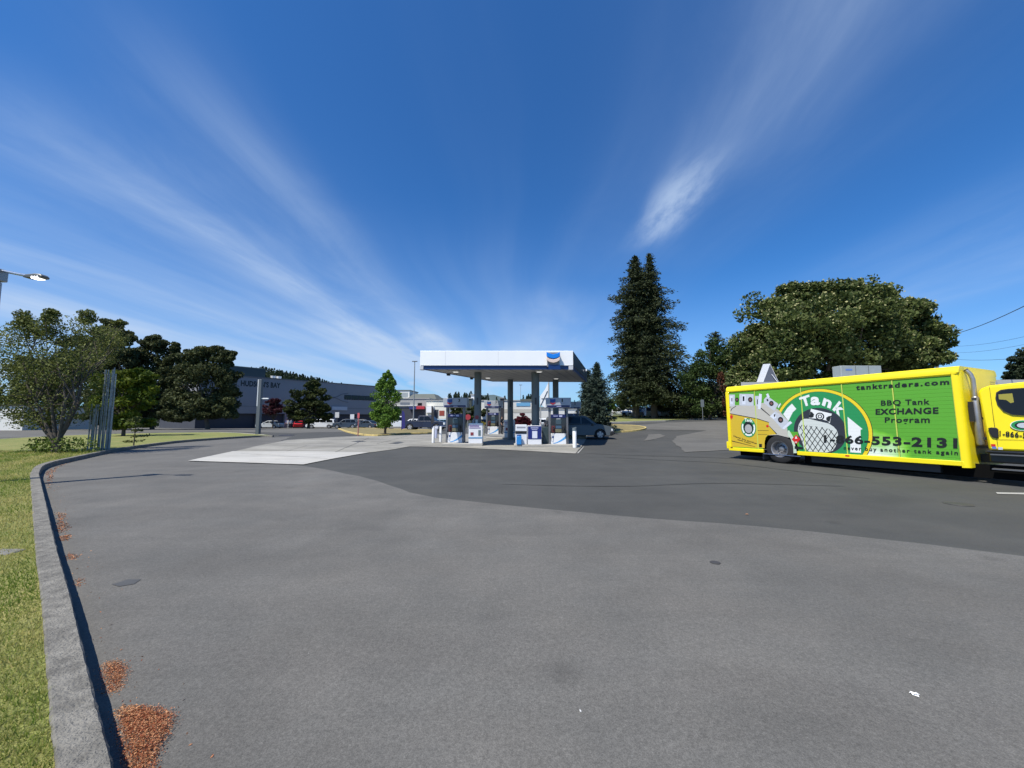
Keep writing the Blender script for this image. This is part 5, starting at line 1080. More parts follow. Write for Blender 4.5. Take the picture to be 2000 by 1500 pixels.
        for ax in P['ax']:
            for s in (-1,1):
                w=bpy.data.objects.new('wheel',None); COL.objects.link(w); w.parent=r; w.location=(ax,s*(W/2-.115),wr)
                mb=MB(); mb.tube([(0,-.11,0),(0,-.095,0),(0,.095,0),(0,.11,0)],[wr*.9,wr,wr,wr*.9],26); mb.build('tyre',rub,w,smooth=True)
                mb=MB(); mb.tube([(0,s*.10,0),(0,s*.118,0)],[wr*.68,wr*.64],22); mb.build('rim',mat('rim_grey',(.22,.22,.23),.4,.4),w)
                mb=MB()
                for k in range(5):
                    a=k*2*math.pi/5+.3; ca,sa=math.cos(a),math.sin(a); w2=wr*.17
                    mb.add([(-sa*w2*.5,s*.126,ca*w2*.5),(sa*w2*.5,s*.126,-ca*w2*.5),(ca*wr*.66+sa*w2,s*.121,sa*wr*.66-ca*w2),(ca*wr*.66-sa*w2,s*.121,sa*wr*.66+ca*w2)],[(0,1,2,3)])
                mb.tube([(0,s*.115,0),(0,s*.13,0)],wr*.2,12); mb.build('spokes',alloy,w,recalc=False)
        CARCACHE[key]=r
    r.location=pos; r.rotation_euler=(0,0,heading); r.scale=(scale,)*3
    if group: r['group']=group
    return r
def carpx(kind,color,label,px,py,heading,group='cars parked in front of the mall',D=None,anchor=.5,**k):
    """car whose middle stands at the pixel"""
    p=G(px,py) if D is None else Vector((Y_(px,800,D).x,D,gz(Y_(px,800,D).x,D))); L=PROF[kind]['L']*anchor
    return car(kind,color,label,(p.x-math.cos(heading)*L,p.y-math.sin(heading)*L,p.z+.015),heading,group,**k)
# grey suv at the right end of the canopy: front wheel at px 1172
p=G(1172.5,858.5); h=R(-6); P_=PROF['suv']; ax=P_['ax'][1]
c_,s_=math.cos(h),math.sin(h)
g_=car('suv','darkgreen','dark grey green sports utility vehicle at the right hand pumps, its nose in the sun',(p.x-(c_*ax+s_*.9),p.y-(s_*ax-c_*.9),.02),h,None)
bonnet=mat('car_silvergreen',(.055,.066,.07),.38,0,coat=.3)
for ch in g_.children:
    if ch.name.startswith('body') or ch.name.startswith('cabin'): ch.data=ch.data.copy(); ch.data.materials[0]=bonnet
# blue black pickup left of the pumps
carpx('pickup','navy','dark blue pickup with a canopied bed beyond the island of the young tree',824,840.5,R(-8),None,anchor=.42,scale=1.0)
p=G(1,1) if False else None
row=[('sedan','white','white saloon at the far left of the mall car row, beside the broad pine',440,832.5,80,R(10)),('sedan','black','black car just right of the far left white one',462,832.5,82,R(190)),('suv','black','black car left of the grey post',484,832.5,84,R(175)),
('sedan','silver','long pale silver saloon immediately right of the grey post',529,833.2,72,R(178)),('sedan','red','bright red car beside the group of people',585,833,80,R(115)),('suv','grey','grey car partly hidden by the trunk of the rounded tree',600,832,90,R(178)),
('van','white','white people carrier right of the rounded tree',628,835,74,R(196)),('suv','slate','slate blue car behind the red sign post',676,835,72,R(190)),('suv','grey','grey car tucked behind the slate blue one',697,832,80,R(178)),('sedan','slate','small dark blue car half behind the young tree',718,835.5,70,R(160)),
('pickup','white','white pickup with round headlamps right of the young tree',777,838,54,R(200)),('suv','white','white car behind the dark blue pickup, bonnet showing',805,832,70,R(180)),('sedan','teal','teal car behind the washer stand',862,838.5,60,R(190)),('suv','lightblue','pale blue car right of the dark blue pickup',855,834,70,R(170)),
('sedan','white','small white car behind the front left column',912,831,84,R(180)),('suv','navy','navy car seen between the front left column and the middle pump',938,833,76,R(178)),('sedan','white','white car above the middle pump, far back',948,830,95,R(180)),('suv','silver','silver car far back between the centre columns',1010,829,100,R(180)),('sedan','grey','grey car seen left of the red shrub',985,831,90,R(178)),
('van','white','white van seen between the right columns',1059,832,75,R(95)),('suv','black','black car seen right of the white van under the canopy',1075,832,70,R(95)),('sedan','silver','silver car above the front right pump',1090,829,85,R(175))]
for k,c,l,px,py,D,hd in row: carpx(k,c,l,px,py,hd,D=D)
cols=['white','silver','white','grey','white','lightblue','silver','white','slate','white','silver','red','white','black','silver','white','grey','white']
whereR=['first from the spruces','second from the spruces','third from the spruces','just left of the left conifer trunk','behind the left conifer trunk','between the two conifer trunks, left','between the two conifer trunks, right','right of the right conifer trunk','second right of the conifer trunks','third right of the conifer trunks','farther right behind the undergrowth','last one before the undergrowth']
for i in range(12):
    px=1203+i*13.5; k=['sedan','suv','van'][i%3]; c=cols[i]
    carpx(k,c,'%s car behind the grass bank, %s'%({'lightblue':'pale blue','slate':'dark blue'}.get(c,c),whereR[i]),px,812,R(random.choice((80,95,100,260))),'cars in the lot behind the grass bank',D=66+random.uniform(-1,5))
for i in range(8):
    px=1210+i*16+random.uniform(-4,4); c=cols[(i*5+2)%18]; k=['suv','sedan'][i%2]
    carpx(k,c,'%s car in the rear line behind the conifers, %s from the left'%({'lightblue':'pale blue','slate':'dark blue'}.get(c,c),['first','second','third','fourth','fifth','sixth','seventh','eighth'][i]),px,808,R(random.choice((85,100,265))),'cars in the lot behind the grass bank',D=76+random.uniform(0,3))

# ------------------------------------------------------------------ people
def person(label,pos,facing,top,bottom,hairc=(.03,.02,.015),height=1.74,pose='stand',skin=(.42,.25,.17)):
    s=height/1.74
    V={'pel':(0,0,.93),'bel':(0,.0,1.08),'chest':(0,.01,1.30),'neckb':(0,.0,1.46),'neck':(0,-.01,1.53),'hd':(0,-.02,1.60),'hdt':(0,-.015,1.70)}
    E=[('pel','bel'),('bel','chest'),('chest','neckb'),('neckb','neck'),('neck','hd'),('hd','hdt')]
    rad={'pel':(.15,.11),'bel':(.135,.10),'chest':(.165,.11),'neckb':(.09,.07),'neck':(.05,.05),'hd':(.075,.09),'hdt':(.07,.085)}
    for sd,n in ((-1,'l'),(1,'r')):
        V.update({'hip'+n:(sd*.09,0,.88),'kn'+n:(sd*.10,-.02+(.05*sd if pose=='walk' else 0),.50),'an'+n:(sd*.10,.02,.09),'to'+n:(sd*.11,-.14,.04),
                  'sh'+n:(sd*.17,.0,1.42),'el'+n:(sd*.23,.03,1.15),'wr'+n:(sd*.22,-.10 if pose!='reach' or sd<0 else -.30,.93 if pose!='reach' or sd<0 else 1.12),'ha'+n:(sd*.21,-.14 if pose!='reach' or sd<0 else -.40,.85 if pose!='reach' or sd<0 else 1.12)})
        E+=[('pel','hip'+n),('hip'+n,'kn'+n),('kn'+n,'an'+n),('an'+n,'to'+n),('chest','sh'+n),('sh'+n,'el'+n),('el'+n,'wr'+n),('wr'+n,'ha'+n)]
        rad.update({'hip'+n:(.095,.10),'kn'+n:(.06,.062),'an'+n:(.042,.045),'to'+n:(.042,.03),'sh'+n:(.07,.065),'el'+n:(.045,.045),'wr'+n:(.03,.028),'ha'+n:(.028,.04)})
    names=list(V); me=bpy.data.meshes.new('body'); me.from_pydata([V[n] for n in names],[(names.index(a),names.index(b)) for a,b in E],[])
    tmp=bpy.data.objects.new('tmp',me); COL.objects.link(tmp); md=tmp.modifiers.new('skin','SKIN'); sd_=tmp.modifiers.new('sub','SUBSURF'); sd_.levels=1; sd_.render_levels=1
    lay=me.skin_vertices[0] if me.skin_vertices else None
    if lay is None: raise RuntimeError('no skin layer')
    for i,n in enumerate(names): lay.data[i].radius=rad[n]; lay.data[i].use_root=(n=='pel')
    dg=bpy.context.evaluated_depsgraph_get(); dg.update(); m2=bpy.data.meshes.new_from_object(tmp.evaluated_get(dg)); bpy.data.objects.remove(tmp)
    root=thing('person',label,'person',pos,facing); root.scale=(s,)*3
    for mt in (mat('skin_%.2f'%skin[0],skin,.6),mat('cloth_%.2f%.2f%.2f'%top,top,.85),mat('cloth_%.2f%.2f%.2f'%bottom,bottom,.85),mat('shoe',(.02,.02,.02),.6)): m2.materials.append(mt)
    for p in m2.polygons:
        c=p.center; arm=abs(c.x)>.165
        p.material_index= 3 if c.z<.09 else 2 if (c.z<.96 and not arm) else 0 if (c.z>1.475 or (arm and c.z<1.12 and c.z>.8)) else 1
        p.use_smooth=True
    bo=bpy.data.objects.new('body',m2); COL.objects.link(bo); bo.parent=root
    mb=MB(); n=10; vs=[];fs=[]
    for j in range(5):
        ph=math.pi/2*(j/4)
        for k in range(n): a=2*math.pi*k/n; rr=math.cos(ph); vs.append((.082*rr*math.cos(a),-.005+.098*rr*math.sin(a),1.655+.115*math.sin(ph)-(.05 if (math.sin(a)>.2 and j==0) else 0)))
    for j in range(4):
        for k in range(n): fs.append((j*n+k,j*n+(k+1)%n,(j+1)*n+(k+1)%n,(j+1)*n+k))
    mb.add(vs,fs); mb.build('hair',mat('hair_%.2f'%hairc[0],hairc,.8),root,smooth=True)
    return root
p=G(980,848.5); person('person in dark clothes standing at the middle pump under the canopy',(p.x,p.y,0),R(70),(.015,.015,.018),(.02,.02,.024),pose='reach')
for px,top,bot,l in ((560.5,(.08,.10,.25),(.03,.03,.05),'person in a blue top, left one of three beside the red car'),(563.8+.4,(.7,.7,.7),(.5,.5,.5),'person dressed in white, middle one of three beside the red car'),(570,(.30,.36,.45),(.03,.03,.04),'person in a pale blue top, right one of three beside the red car')):
    D=76; x=Y_(px,800,D).x; person(l,(x,D,gz(x,D)),R(random.uniform(-60,60)),top,bot)

# ------------------------------------------------------------------ posts, lamps, signs
galv=mat('galvanised',(.36,.38,.39),.5,.4,var=.12,vscale=6)
def street_lamp():
    hx,hy,hz=-11.35,8.85,4.93
    lp=Y_(-9,545,8.85); base=Vector((lp.x-.02,8.85,.13)); t=thing('street_lamp','tall grey lamp post at the left edge with a bright cobra head lamp','street lamp',base)
    head=Y_(74,542,8.85)-base; armz=Y_(20,531,8.85).z-base.z
    mb=MB(); mb.tube([(0,0,-.05),(0,0,armz-.25)],[.145,.115],20); mb.build('pole',galv,t,smooth=True)
    mb=MB(); mb.box((-.17,-.13,armz-.22),(.155,.13,armz+.07)); mb.build('top_box',galv,t,bevel=.02)
    mb=MB(); mb.tube([(.17,0,armz+.02),(head.x-.42,0,head.z+.07),(head.x-.18,0,head.z+.03)],[.03,.03,.035],10); mb.build('arm',chrome,t,smooth=True)
    mb=MB(); pr=[(-.28,.02),(-.2,.055),(0,.075),(.14,.06),(.20,.01),(.18,-.03),(-.05,-.045),(-.26,-.02)]
    mb.prism([(head.x+a,head.z+b) for a,b in pr],-.085,.085); hd=mb.build('lamp_head',mat('lamp_grey',(.16,.155,.14),.45,.5),t,bevel=.025)
    mb=MB(); 
    for k in range(3):
        mb2=MB(); mb2.box((head.x-.06+k*.062,-.089,head.z-.049),(head.x-.018+k*.062,.07,head.z+.008)); mb2.build('led_lens',mat('led_white',(1,.98,1),.2,emit=3.0),hd,bevel=.012)
street_lamp()
# square grey post at the end of the lawn strip
p=G(503.5,851); zt=Y_(507,741,p.y).z; t=thing('square_post','square grey steel post at the tip of the lawn, in front of the mall','post',(p.x,p.y,0)); w=.155
mb=MB(); mb.box((-w,-w,-.05),(w,w,zt)); mb.build('post',mat('post_grey',(.11,.125,.14),.55,.2),t,bevel=.02)
mb=MB(); mb.box((-w-.005,-w-.006,zt*.52),(-w+.07,-w,zt-.02)); mb.build('white_strip',mat('strip_white',(.6,.62,.64),.5),t)
mb=MB(); mb.box((w,-.04,Y_(510,779.3,p.y).z),(w+.62,.04,Y_(510,777.3,p.y).z)); mb.build('arm',white,t)
p2=G(560,850.5); mb=MB(); mb.box((p2.x-.55,p2.y-.28,.0),(p2.x+.55,p2.y+.28,.024)); tag(mb.build('post_shadow',mat('shadow_dark',(.025,.025,.05),.5),bevel=.005),'dark flat patch standing in for the shadow of the square grey post','shadow patch')  # thin dark box stands in for the post's cast shadow
# high lot lights
def pole_light(px,pb,pt,D,label,r=.09):
    x=Y_(px,800,D).x; z0=gz(x,D); zt=Y_(px,pt,D).z-z0; t=thing('lot_light',label,'lamp post',(x,D,z0),0,'tall car park lights'); mb=MB(); mb.tube([(0,0,0),(0,0,zt)],[r*1.3,r*.75],10); mb.build('pole',mat('pole_grey',(.30,.31,.31),.5,.3),t,smooth=True)
    mb=MB(); mb.box((-.42,-.12,zt-.05),(.42,.12,zt+.08)); mb.build('lamp_head',mat('pole_dark',(.12,.12,.13),.5),t,bevel=.02)
pole_light(808,840,706,62,'tall thin car park light left of the canopy')
pole_light(1017,830,752,105,'distant thin car park light seen under the middle of the canopy',.06)
pole_light(1055,830,775,100,'distant car park light beside the white sail shaped sign',.06)
def sign_post(px,py,D,zt,w,h,c,label,pc=(.3,.3,.3),shape='rect',pr=.03):
    x=Y_(px,800,D).x; z0=gz(x,D); t=thing('sign_post',label,'sign',(x,D,z0)); mb=MB(); mb.tube([(0,0,0),(0,0,zt)],pr,8); mb.build('post',mat('post_%.2f%.2f'%(pc[0],pc[1]),pc,.5),t)
    mb=MB()
    if shape=='oct': mb.prism([(w/2*math.cos(R(a))*1.05,zt-h/2+h/2*math.sin(R(a))*1.05) for a in range(22,360,45)],-.05,-.03)
    else: mb.box((-w/2,-.05,zt-h),(w/2,-.03,zt+.02))
    mb.build('sign_panel',mat('panel_%.2f%.2f%.2f'%c,c,.45),t); return t
sign_post(701,850,34,1.98,.18,.42,(.55,.10,.11),'pinkish red post with a narrow sign head on the island left of the young tree',(.42,.14,.14),pr=.045)
sign_post(659,833,72,3.0,.75,1.0,(.62,.64,.66),'small white sign on a post left of the red post, the farther left one')
sign_post(688.5,834,72,2.6,.75,1.05,(.70,.72,.74),'small white sign on a post just left of the red post')
t=sign_post(914,834,42,1.95,.62,.62,(.38,.04,.05),'red octagonal stop sign seen between the front left pump and column',shape='oct')
sign_post(1372,820,49,2.6,.42,.9,(.16,.19,.21),'grey backed road sign on the right in front of the dark wood',(.22,.24,.25))
def banner(px,D,z0,z1,w,c,label,name='feather_flag'):
    x=Y_(px,800,D).x; t=thing(name,label,'flag',(x,D,gz(x,D))); mb=MB(); mb.tube([(0,0,0),(0,0,z1)],.025,6); mb.build('pole',steel_dk,t)
    mb=MB(); n=12; pr=[(.02,z0),(w,z0+.05)]+[(w*(1-.25*(i/n)**3),z0+(z1-z0)*(.1+.8*i/n)) for i in range(n+1)]+[(w*.4,z1),(.02,z1)]
    mb.prism(pr,-.015,.015); mb.build('cloth',mat('flag_%.2f%.2f'%(c[0],c[2]),c,.7),t)
banner(785,45,.25,2.35,.40,(.02,.02,.16),'deep blue feather flag between the white and the dark pickup')
banner(843,44,.9,2.9,.28,(.03,.03,.035),'narrow black feather flag behind the left bollards')
# cluster of galvanised pipes on the lawn
b=G(190,876,.13); t=thing('pipe_sculpture','tall cluster of upright galvanised steel pipes standing on the lawn by the multi stem tree','sculpture',(b.x,b.y,.13)); D=b.y
m_pipe=mat('pipe_steel',(.31,.335,.33),.5,.4,var=.35,vscale=5)
for i in range(26):
    px=random.uniform(173,214); f=(px-172)/42; top=Y_(px,random.choice((718,730,722,760,795)) if px>188 else random.choice((798,815,790)),D-.5).z-.13; x=Y_(px,870,D-.5).x-b.x; y=random.uniform(-.09,.09)
    mb=MB(); mb.tube([(x,y-.5,0),(x,y-.5,top)],.026,10); mb.build('pipe',m_pipe,t,smooth=True)
# white rail barrier on the far side of the road
p0=G(255,832.5); p1=G(362,832.3); t=thing('road_barrier','low white kerb barrier with six upright posts across the road on the left','barrier',(p0.x,p0.y,p0.z)); d=(p1-p0); L=d.length; t.rotation_euler=(0,0,math.atan2(d.y,d.x))
mb=MB(); mb.box((0,-.1,0),(L,.1,.22)); mb.build('rail',white,t,bevel=.02)
dd=d.normalized()
for px in (275,293,311,328,345,362):
    q=G(px,832.4); x=(q-p0).dot(dd); mb=MB(); mb.box((x-.07,-.08,.2),(x+.07,.08,1.22)); mb.build('post',white,t,bevel=.01)
# overhead wires at the right, strung to a pole hidden by the big tree
px_,pD=1838,44; pole=Vector((Y_(px_,800,pD).x,pD,gz(Y_(px_,800,pD).x,pD))); t=thing('utility_pole','wooden utility pole mostly hidden by the right side of the big tree','utility pole',pole); zt=Y_(px_,652,pD).z-pole.z
mb=MB(); mb.tube([(0,0,0),(0,0,zt+.3)],[.16,.11],10); mb.build('pole',bark_grey,t); mb=MB(); mb.box((-.9,-.06,zt-.2),(.9,.06,zt-.05)); mb.build('crossarm',bark_grey,t)
for (y0,x1,y1,Dn,lb,rr) in ((657,2030,583,20,'thick black overhead cable rising steeply to the right edge',.024),(676,2040,648,26,'thin overhead wire below the thick cable, upper of three',.010),(688,2040,664,26,'thin overhead wire below the thick cable, middle of three',.010),(698,2040,693,26,'thin overhead wire below the thick cable, lowest and nearly level',.014)):
    a=Y_(px_,y0,pD); b_=Y_(x1,y1,Dn); pts=[a.lerp(b_,i/10)-Vector((0,0,.35*4*(i/10)*(1-i/10))) for i in range(11)]; mb=MB(); mb.tube(pts,rr,5); tag(mb.build('overhead_wire',blk),lb,'cable')

# ------------------------------------------------------------------ buildings
mallg=mat('mall_grey',(.235,.235,.25),.8,var=.05,vscale=.3); mdark=mat('mall_dark',(.045,.05,.065),.8,var=.1,vscale=.5); teal=mat('roof_teal',(.03,.055,.065),.7)
cream=mat('store_cream',(.78,.76,.66),.8,var=.04,vscale=.3); offw=mat('store_offwhite',(.70,.69,.64),.8); roofg=mat('roof_greygreen',(.12,.13,.11),.8,var=.08,vscale=.4); lightg=mat('store_lightgrey',(.36,.36,.345),.8)
def mall():
    A=Vector((Y_(420,738,69).x,69,0)); A=Vector((-53.2,69.5,0)); B=Vector((-34.3,97.5,0)); a0=Y_(380,738,66); 
    A=Vector((Y_(392,700,67.5).x,67.5,0)); d=(B-A).normalized(); nrm=Vector((d.y,-d.x,0)); L=(B-A).length
    t=thing('shopping_mall','long grey department store wall with black lettering, dark lower storey and a strip of windows','building',(A.x,A.y,-.9),math.atan2(d.y,d.x)); zr=9.35+.9
    def wp(px,py):   # pixel to wall coordinates
        r=ray(px,py); c=Vector((0,0,H)); k=((A-c).dot(nrm))/(r.dot(nrm)); q=c+r*k; return ((q-A).dot(d),q.z+.9)
    mb=MB(); mb.box((0,0,3.2),(L,22,zr)); mb.build('wall',mallg,t)
    mb=MB(); mb.box((0,.6,0),(L,21.4,3.2)); mb.build('lower_storey',mdark,t)
    mb=MB(); mb.box((-.1,-.12,zr),(L+.1,.25,zr+.18)); mb.build('parapet',mat('parapet_dark',(.12,.125,.14),.7),t)
    x0,_=wp(455,722); x1,_=wp(525,722); _,z=wp(525,724)
    mb=MB(); mb.box((x0-6,2.0,zr),(x1+.3,16,z+.6)); mb.build('penthouse',teal,t,bevel=.15)
    # lettering
    xa,za=wp(470,754); xb,zb_=wp(547.5,756.5); _,zc=wp(470,742.5); _,zd=wp(547.5,748)
    mb=MB(); text_quad(mb,"HUDSON'S BAY",Vector((xa,-.03,za)),Vector((xb,-.03,za)),Vector((xb,-.03,za+1.15)),Vector((xa,-.03,za+1.15)),.035,1.05); mb.build('lettering',blackp,t,recalc=False)
    # window strip
    xa,z1=wp(672.5,771); xb,z0=wp(737,783); mb=MB(); mb.box((xa,-.05,z0),(xb,.05,z1)); f=mb.build('window_frame',mdark,t)
    k=5
    for i in range(k):
        a=xa+(xb-xa)*i/k; mb=MB(); mb.box((a+.12,-.08,z0+.1),(a+(xb-xa)/k-.12,-.051,z1-.1)); mb.build('pane',glass_dk,f)
    xa,z1=wp(648,794); xb,z0=wp(677,801.5); mb=MB(); mb.box((xa,-.25,z0),(xb,-.01,z1)); mb.build('sign_panel',mat('pale_panel',(.42,.45,.50),.6),t)
    # wave relief lines
    for k,rows in enumerate(((770,776,770,768),(781,777,783,786))):
        pts=[wp(x,y) for x,y in zip((635,653,668,680),rows)]; mb=MB(); sp=spline([(p[0],-.03,p[1]) for p in pts],5); mb.tube([Vector(v) for v in sp],.06,4); mb.build('relief_line',mat('parapet_dark',(.12,.125,.14),.7),t)
    for z_ in (3.2,4.6,): mb=MB(); mb.box((0,-.03,z_),(L,0.0,z_+.08)); mb.build('string_course',mat('parapet_dark',(.12,.125,.14),.7),t)
    for px in (505,560,620,655,700): x,_=wp(px,800); mb=MB(); mb.box((x-.3,.05,0),(x+.3,.7,3.2)); mb.build('pier',mallg,t)
    for px in (546.5,558): x,z=wp(px,741); mb=MB(); mb.tube([(x,3,zr),(x,3,zr+.9)],[.35,.5],10); mb.build('roof_vent',white,t)
    for px in (520,700): x,_=wp(px,741)
mall()
def block(name,label,px0,px1,D,row_t,col,depth=12,row_b=None,roof=None,parts=(),rz=0,zb=None):
    a=Y_(px0,row_t,D); b=Y_(px1,row_t,D); z0=gz(a.x,D)-.3; t=thing(name,label,'building',(a.x,D,z0),rz); h=a.z-z0; w=b.x-a.x; mb=MB(); mb.box((0,0,0),(w,depth,h)); mb.build('wall',col,t)
    mb=MB(); mb.box((-.15,-.15,h),(w+.15,depth+.15,h+.22)); mb.build('parapet',roof or lightg,t)
    for (nm,x0,x1,r0,r1,m,off) in parts:
        p=Y_(x0,r0,D); q=Y_(x1,r1,D); mb=MB(); mb.box((p.x-a.x,-off,q.z-z0),(q.x-a.x,-off+.12+ (0 if off<.2 else off-.12),p.z-z0)); mb.build(nm,m,t)
    return t
block('store_building','pale store with a dark shopfront and a red and blue awning left of the canopy',758,838,100,779,lightg,parts=(('shopfront',768,830,796,827,mdark,.02),('red_awning',815,830,793.5,799,mat('awning_red',(.45,.03,.05),.6),1.0),('blue_awning',801,815,794.5,799.5,mat('awning_blue',(.03,.04,.16),.6),1.0),('window',816,824,787,792,glass_dk,.05),('dark_sign',782,800,786,791,mat('sign_slate',(.15,.17,.2),.6),.05),('canopy_edge',768,815,791.5,793,offw,.3)))
block('glazed_entrance','cream entrance block with a light roof lantern behind the young tree',770,800,112,763,offw,10,parts=(('lantern_glass',776,796,767,776,mat('lantern',(.35,.38,.38),.3),.05),('cream_band',770,806,777,781,cream,.1)),roof=roofg)
def hip(name,label,px0,px1,D,rb,rt,inset,m,depth=16,wallm=cream):
    a=Y_(px0,rb,D); b=Y_(px1,rb,D); top=Y_(px0,rt,D).z; z0=gz(a.x,D)-.3; t=thing(name,label,'building',(a.x,D,z0)); w=b.x-a.x
    mb=MB(); mb.box((0,0.2,0),(w,depth,a.z-z0)); mb.build('wall',wallm,t)
    i=inset/F*D; zb=a.z-z0; zt=top-z0
    mb=MB(); mb.add([(-.4,-.4,zb),(w+.4,-.4,zb),(w+.4,depth+.4,zb),(-.4,depth+.4,zb),(i*.2,depth*.3,zt),(w-i,depth*.3,zt),(w-i,depth*.7,zt),(i*.2,depth*.7,zt)],[(3,2,1,0),(4,5,6,7),(0,1,5,4),(1,2,6,5),(2,3,7,6),(3,0,4,7)]); mb.build('roof',m,t); return t
hip('roofed_store','store with a big grey green hipped roof left of the canopy',797,850,108,779.5,767.5,9,roofg)
block('white_store','bright cream store wall behind the left bollards and front left pump',833,873,92,783,cream,parts=(('band',833,873,793,794,lightg,.05),('doorway',848,856,800,822,mdark,.05),('red_door',858,868,802,812,mat('store_red',(.3,.06,.04),.6),.05),('white_box',834,848,794,806,white,.8)))
block('back_store','long grey roofed store behind the front left pump',846,925,118,779,offw,roof=roofg)
block('dark_store','dark green grey store wall beside the front left pump header',909,921,80,779,mat('store_darkgreen',(.06,.075,.065),.8),6,parts=(('window',914,917,789,797,mdark,.04),))
block('white_gable','bright white wall just left of the front left column',920,932,82,772,white,6)
block('pale_store','pale store behind the middle pump',936,950,90,783,offw,8)
block('cinema_building','pale store with a light blue sign panel seen between the centre columns',982,1048,100,783,offw,parts=(('blue_sign',1008.5,1035.5,787,793,mat('sign_skyblue',(.16,.40,.62),.5),.1),('lower_band',982,1048,799,806,mat('store_beige',(.5,.48,.42),.8),.05),('dark_band',1016,1048,779.5,783.5,roofg,.2)))
block('dark_gable_store','dark gable end just right of the middle pump header',977,984,92,778,mat('store_charcoal',(.03,.03,.035),.8),6)
block('far_store','low pale store far back at the right end under the canopy',1048,1160,120,800,offw,8)
block('far_store','long low pale store behind the canopy, farthest row',760,1140,140,796,lightg,8)
# white sail shaped sign behind the right columns
a=Y_(1055,792,60); b=Y_(1071,792,60); tp_=Y_(1071,748,60); t=thing('sail_sign','tall white triangular sail shaped sign with dark lines behind the right columns','sign',(a.x,60,gz(a.x,60)))
z0=t.location.z; w=b.x-a.x; mb=MB(); mb.prism([(0,Y_(1055,790,60).z-z0),(w*.55,Y_(1055,796,60).z-z0),(w,Y_(1,796,60).z-z0),(w,tp_.z-z0),(w*.62,Y_(1,760,60).z-z0),(0,Y_(1,774,60).z-z0)],-.1,.1); mb.build('sail',white,t)
mb=MB(); mb.tube([(w+.1,0,0),(w+.1,0,tp_.z-z0+.3)],.09,8); mb.tube([(0.1,0,0),(.1,0,Y_(1,790,60).z-z0)],.06,8); mb.build('mast',lightg,t)
mb=MB(); zc=Y_(1,785,60).z-z0; mb.tube([(.1,-.13,zc-.5),(w*.9,-.13,zc+1.7)],.05,4); mb.build('stay',steel_dk,t); mb=MB(); mb.tube([(.2,-.13,zc+.5),(w*.95,-.13,zc+.5)],.04,4); mb.build('stay',steel_dk,t)
# shop building behind the truck
def shop():
    D=27.0; a=Y_(1447,746.5,D); b=Y_(2200,746.5,D); t=thing('shop_building','low flat roofed pale shop building hidden behind the yellow truck','building',(a.x,D,0)); h=a.z; w=b.x-a.x
    plan=[(0,0),(w,-3.0),(w+8,8),(6.2,9.2)]; pin=[(.5,.35),(w-.1,-2.6),(w+7,7.6),(6.5,8.8)]
    mb=MB(); mb.prism(pin,0,h-.3,axis='z'); mb.build('wall',lightg,t); mb=MB(); mb.prism(plan,h-.3,h,axis='z'); mb.build('flat_roof',mat('roof_edge',(.42,.42,.40),.7),t)
    D2=29.0; o=Vector((a.x,D,0)); g0,g1,pk=Y_(1488,746,D2)-o,Y_(1523,746,D2)-o,Y_(1504,711.5,D2)-o; k0,kp=Y_(1474,747,D2+2)-o,Y_(1490.5,712.5,D2+2)-o; k1=kp+(g1-pk); k1.z=g1.z
    for v in (g0,g1,k0,k1): v.z=h-.05
    q=MB(); q.add([g0,g1,pk,k1,kp,k0],[(0,1,2),(3,5,4)]); q.build('gable_end',mat('gable_shade',(.10,.11,.14),.7),t,recalc=False)  # dark grey carries the shade on the gable end in its colour
    for A_,B_,C_,D_ in ((g0,pk,kp,k0),(g1,pk,kp,k1)):
        nn=Vector((0,0,.05)); q=MB(); q.add([A_,B_,C_,D_,A_+nn,B_+nn,C_+nn,D_+nn],[(0,1,2,3),(7,6,5,4),(0,4,5,1),(1,5,6,2),(2,6,7,3),(3,7,4,0)]); q.build('gable_slope',white,t)
    q=MB(); q.tube([pk.lerp(g1,.45)+Vector((-.25,-.06,-.05)),g1+Vector((-.12,-.06,.12))],.025,5); q.build('brace',white,t)
    a2=Y_(1642,714,D2)-o; b2=Y_(1721,714,D2)-o; q=MB(); q.box((a2.x,a2.y,h-.05),(b2.x,a2.y+.8,a2.z)); hv=q.build('rooftop_unit',mat('hvac_grey',(.33,.36,.35),.5,.2,var=.08,vscale=2),t,bevel=.03)
    for k in (.36,.68): 
        x=a2.x+(b2.x-a2.x)*k; q=MB(); q.box((x-.01,a2.y-.01,h),(x+.01,a2.y,a2.z-.03)); q.build('panel_seam',steel_dk,hv)
    q=MB(); q.box((a2.x+.35,a2.y-.012,a2.z-.38),(a2.x+.85,a2.y,a2.z-.25)); q.build('badge',mat('badge_blue',(.12,.2,.45),.5),hv)
shop()
# distant hill, tree lines
def hill(name,pxs,D,m,depth=120,zb=-3):
    mb=MB(); top=[Y_(px,py,D) for px,py in pxs]; n=len(top); vs=[]
    for p in top: vs+= [(p.x*.9,D*.9,zb),(p.x,D,p.z),(p.x*1.25,D+depth,p.z*.8),(p.x*1.4,D+depth*2,zb)]
    fs=[(i*4+k,(i+1)*4+k,(i+1)*4+k+1,i*4+k+1) for i in range(n-1) for k in range(3)]
    mb.add(vs,fs); o=mb.build(name,m,smooth=True); o['kind']='structure'; return o
mh=mat('far_hill',(.030,.050,.030),.95,var=.3,vscale=.05); mh2=mat('far_blue_hill',(.075,.11,.115),.95,var=.2,vscale=.02)
HP=[(380,745),(470,728),(520,726),(560,735),(600,742),(640,752),(700,766),(760,778),(900,800)]
hill('hill',HP,230,mh); hill('far_hill',[(850,800),(920,782),(945,771.5),(965,771),(985,777),(1010,790),(1060,800)],700,mh2,200)
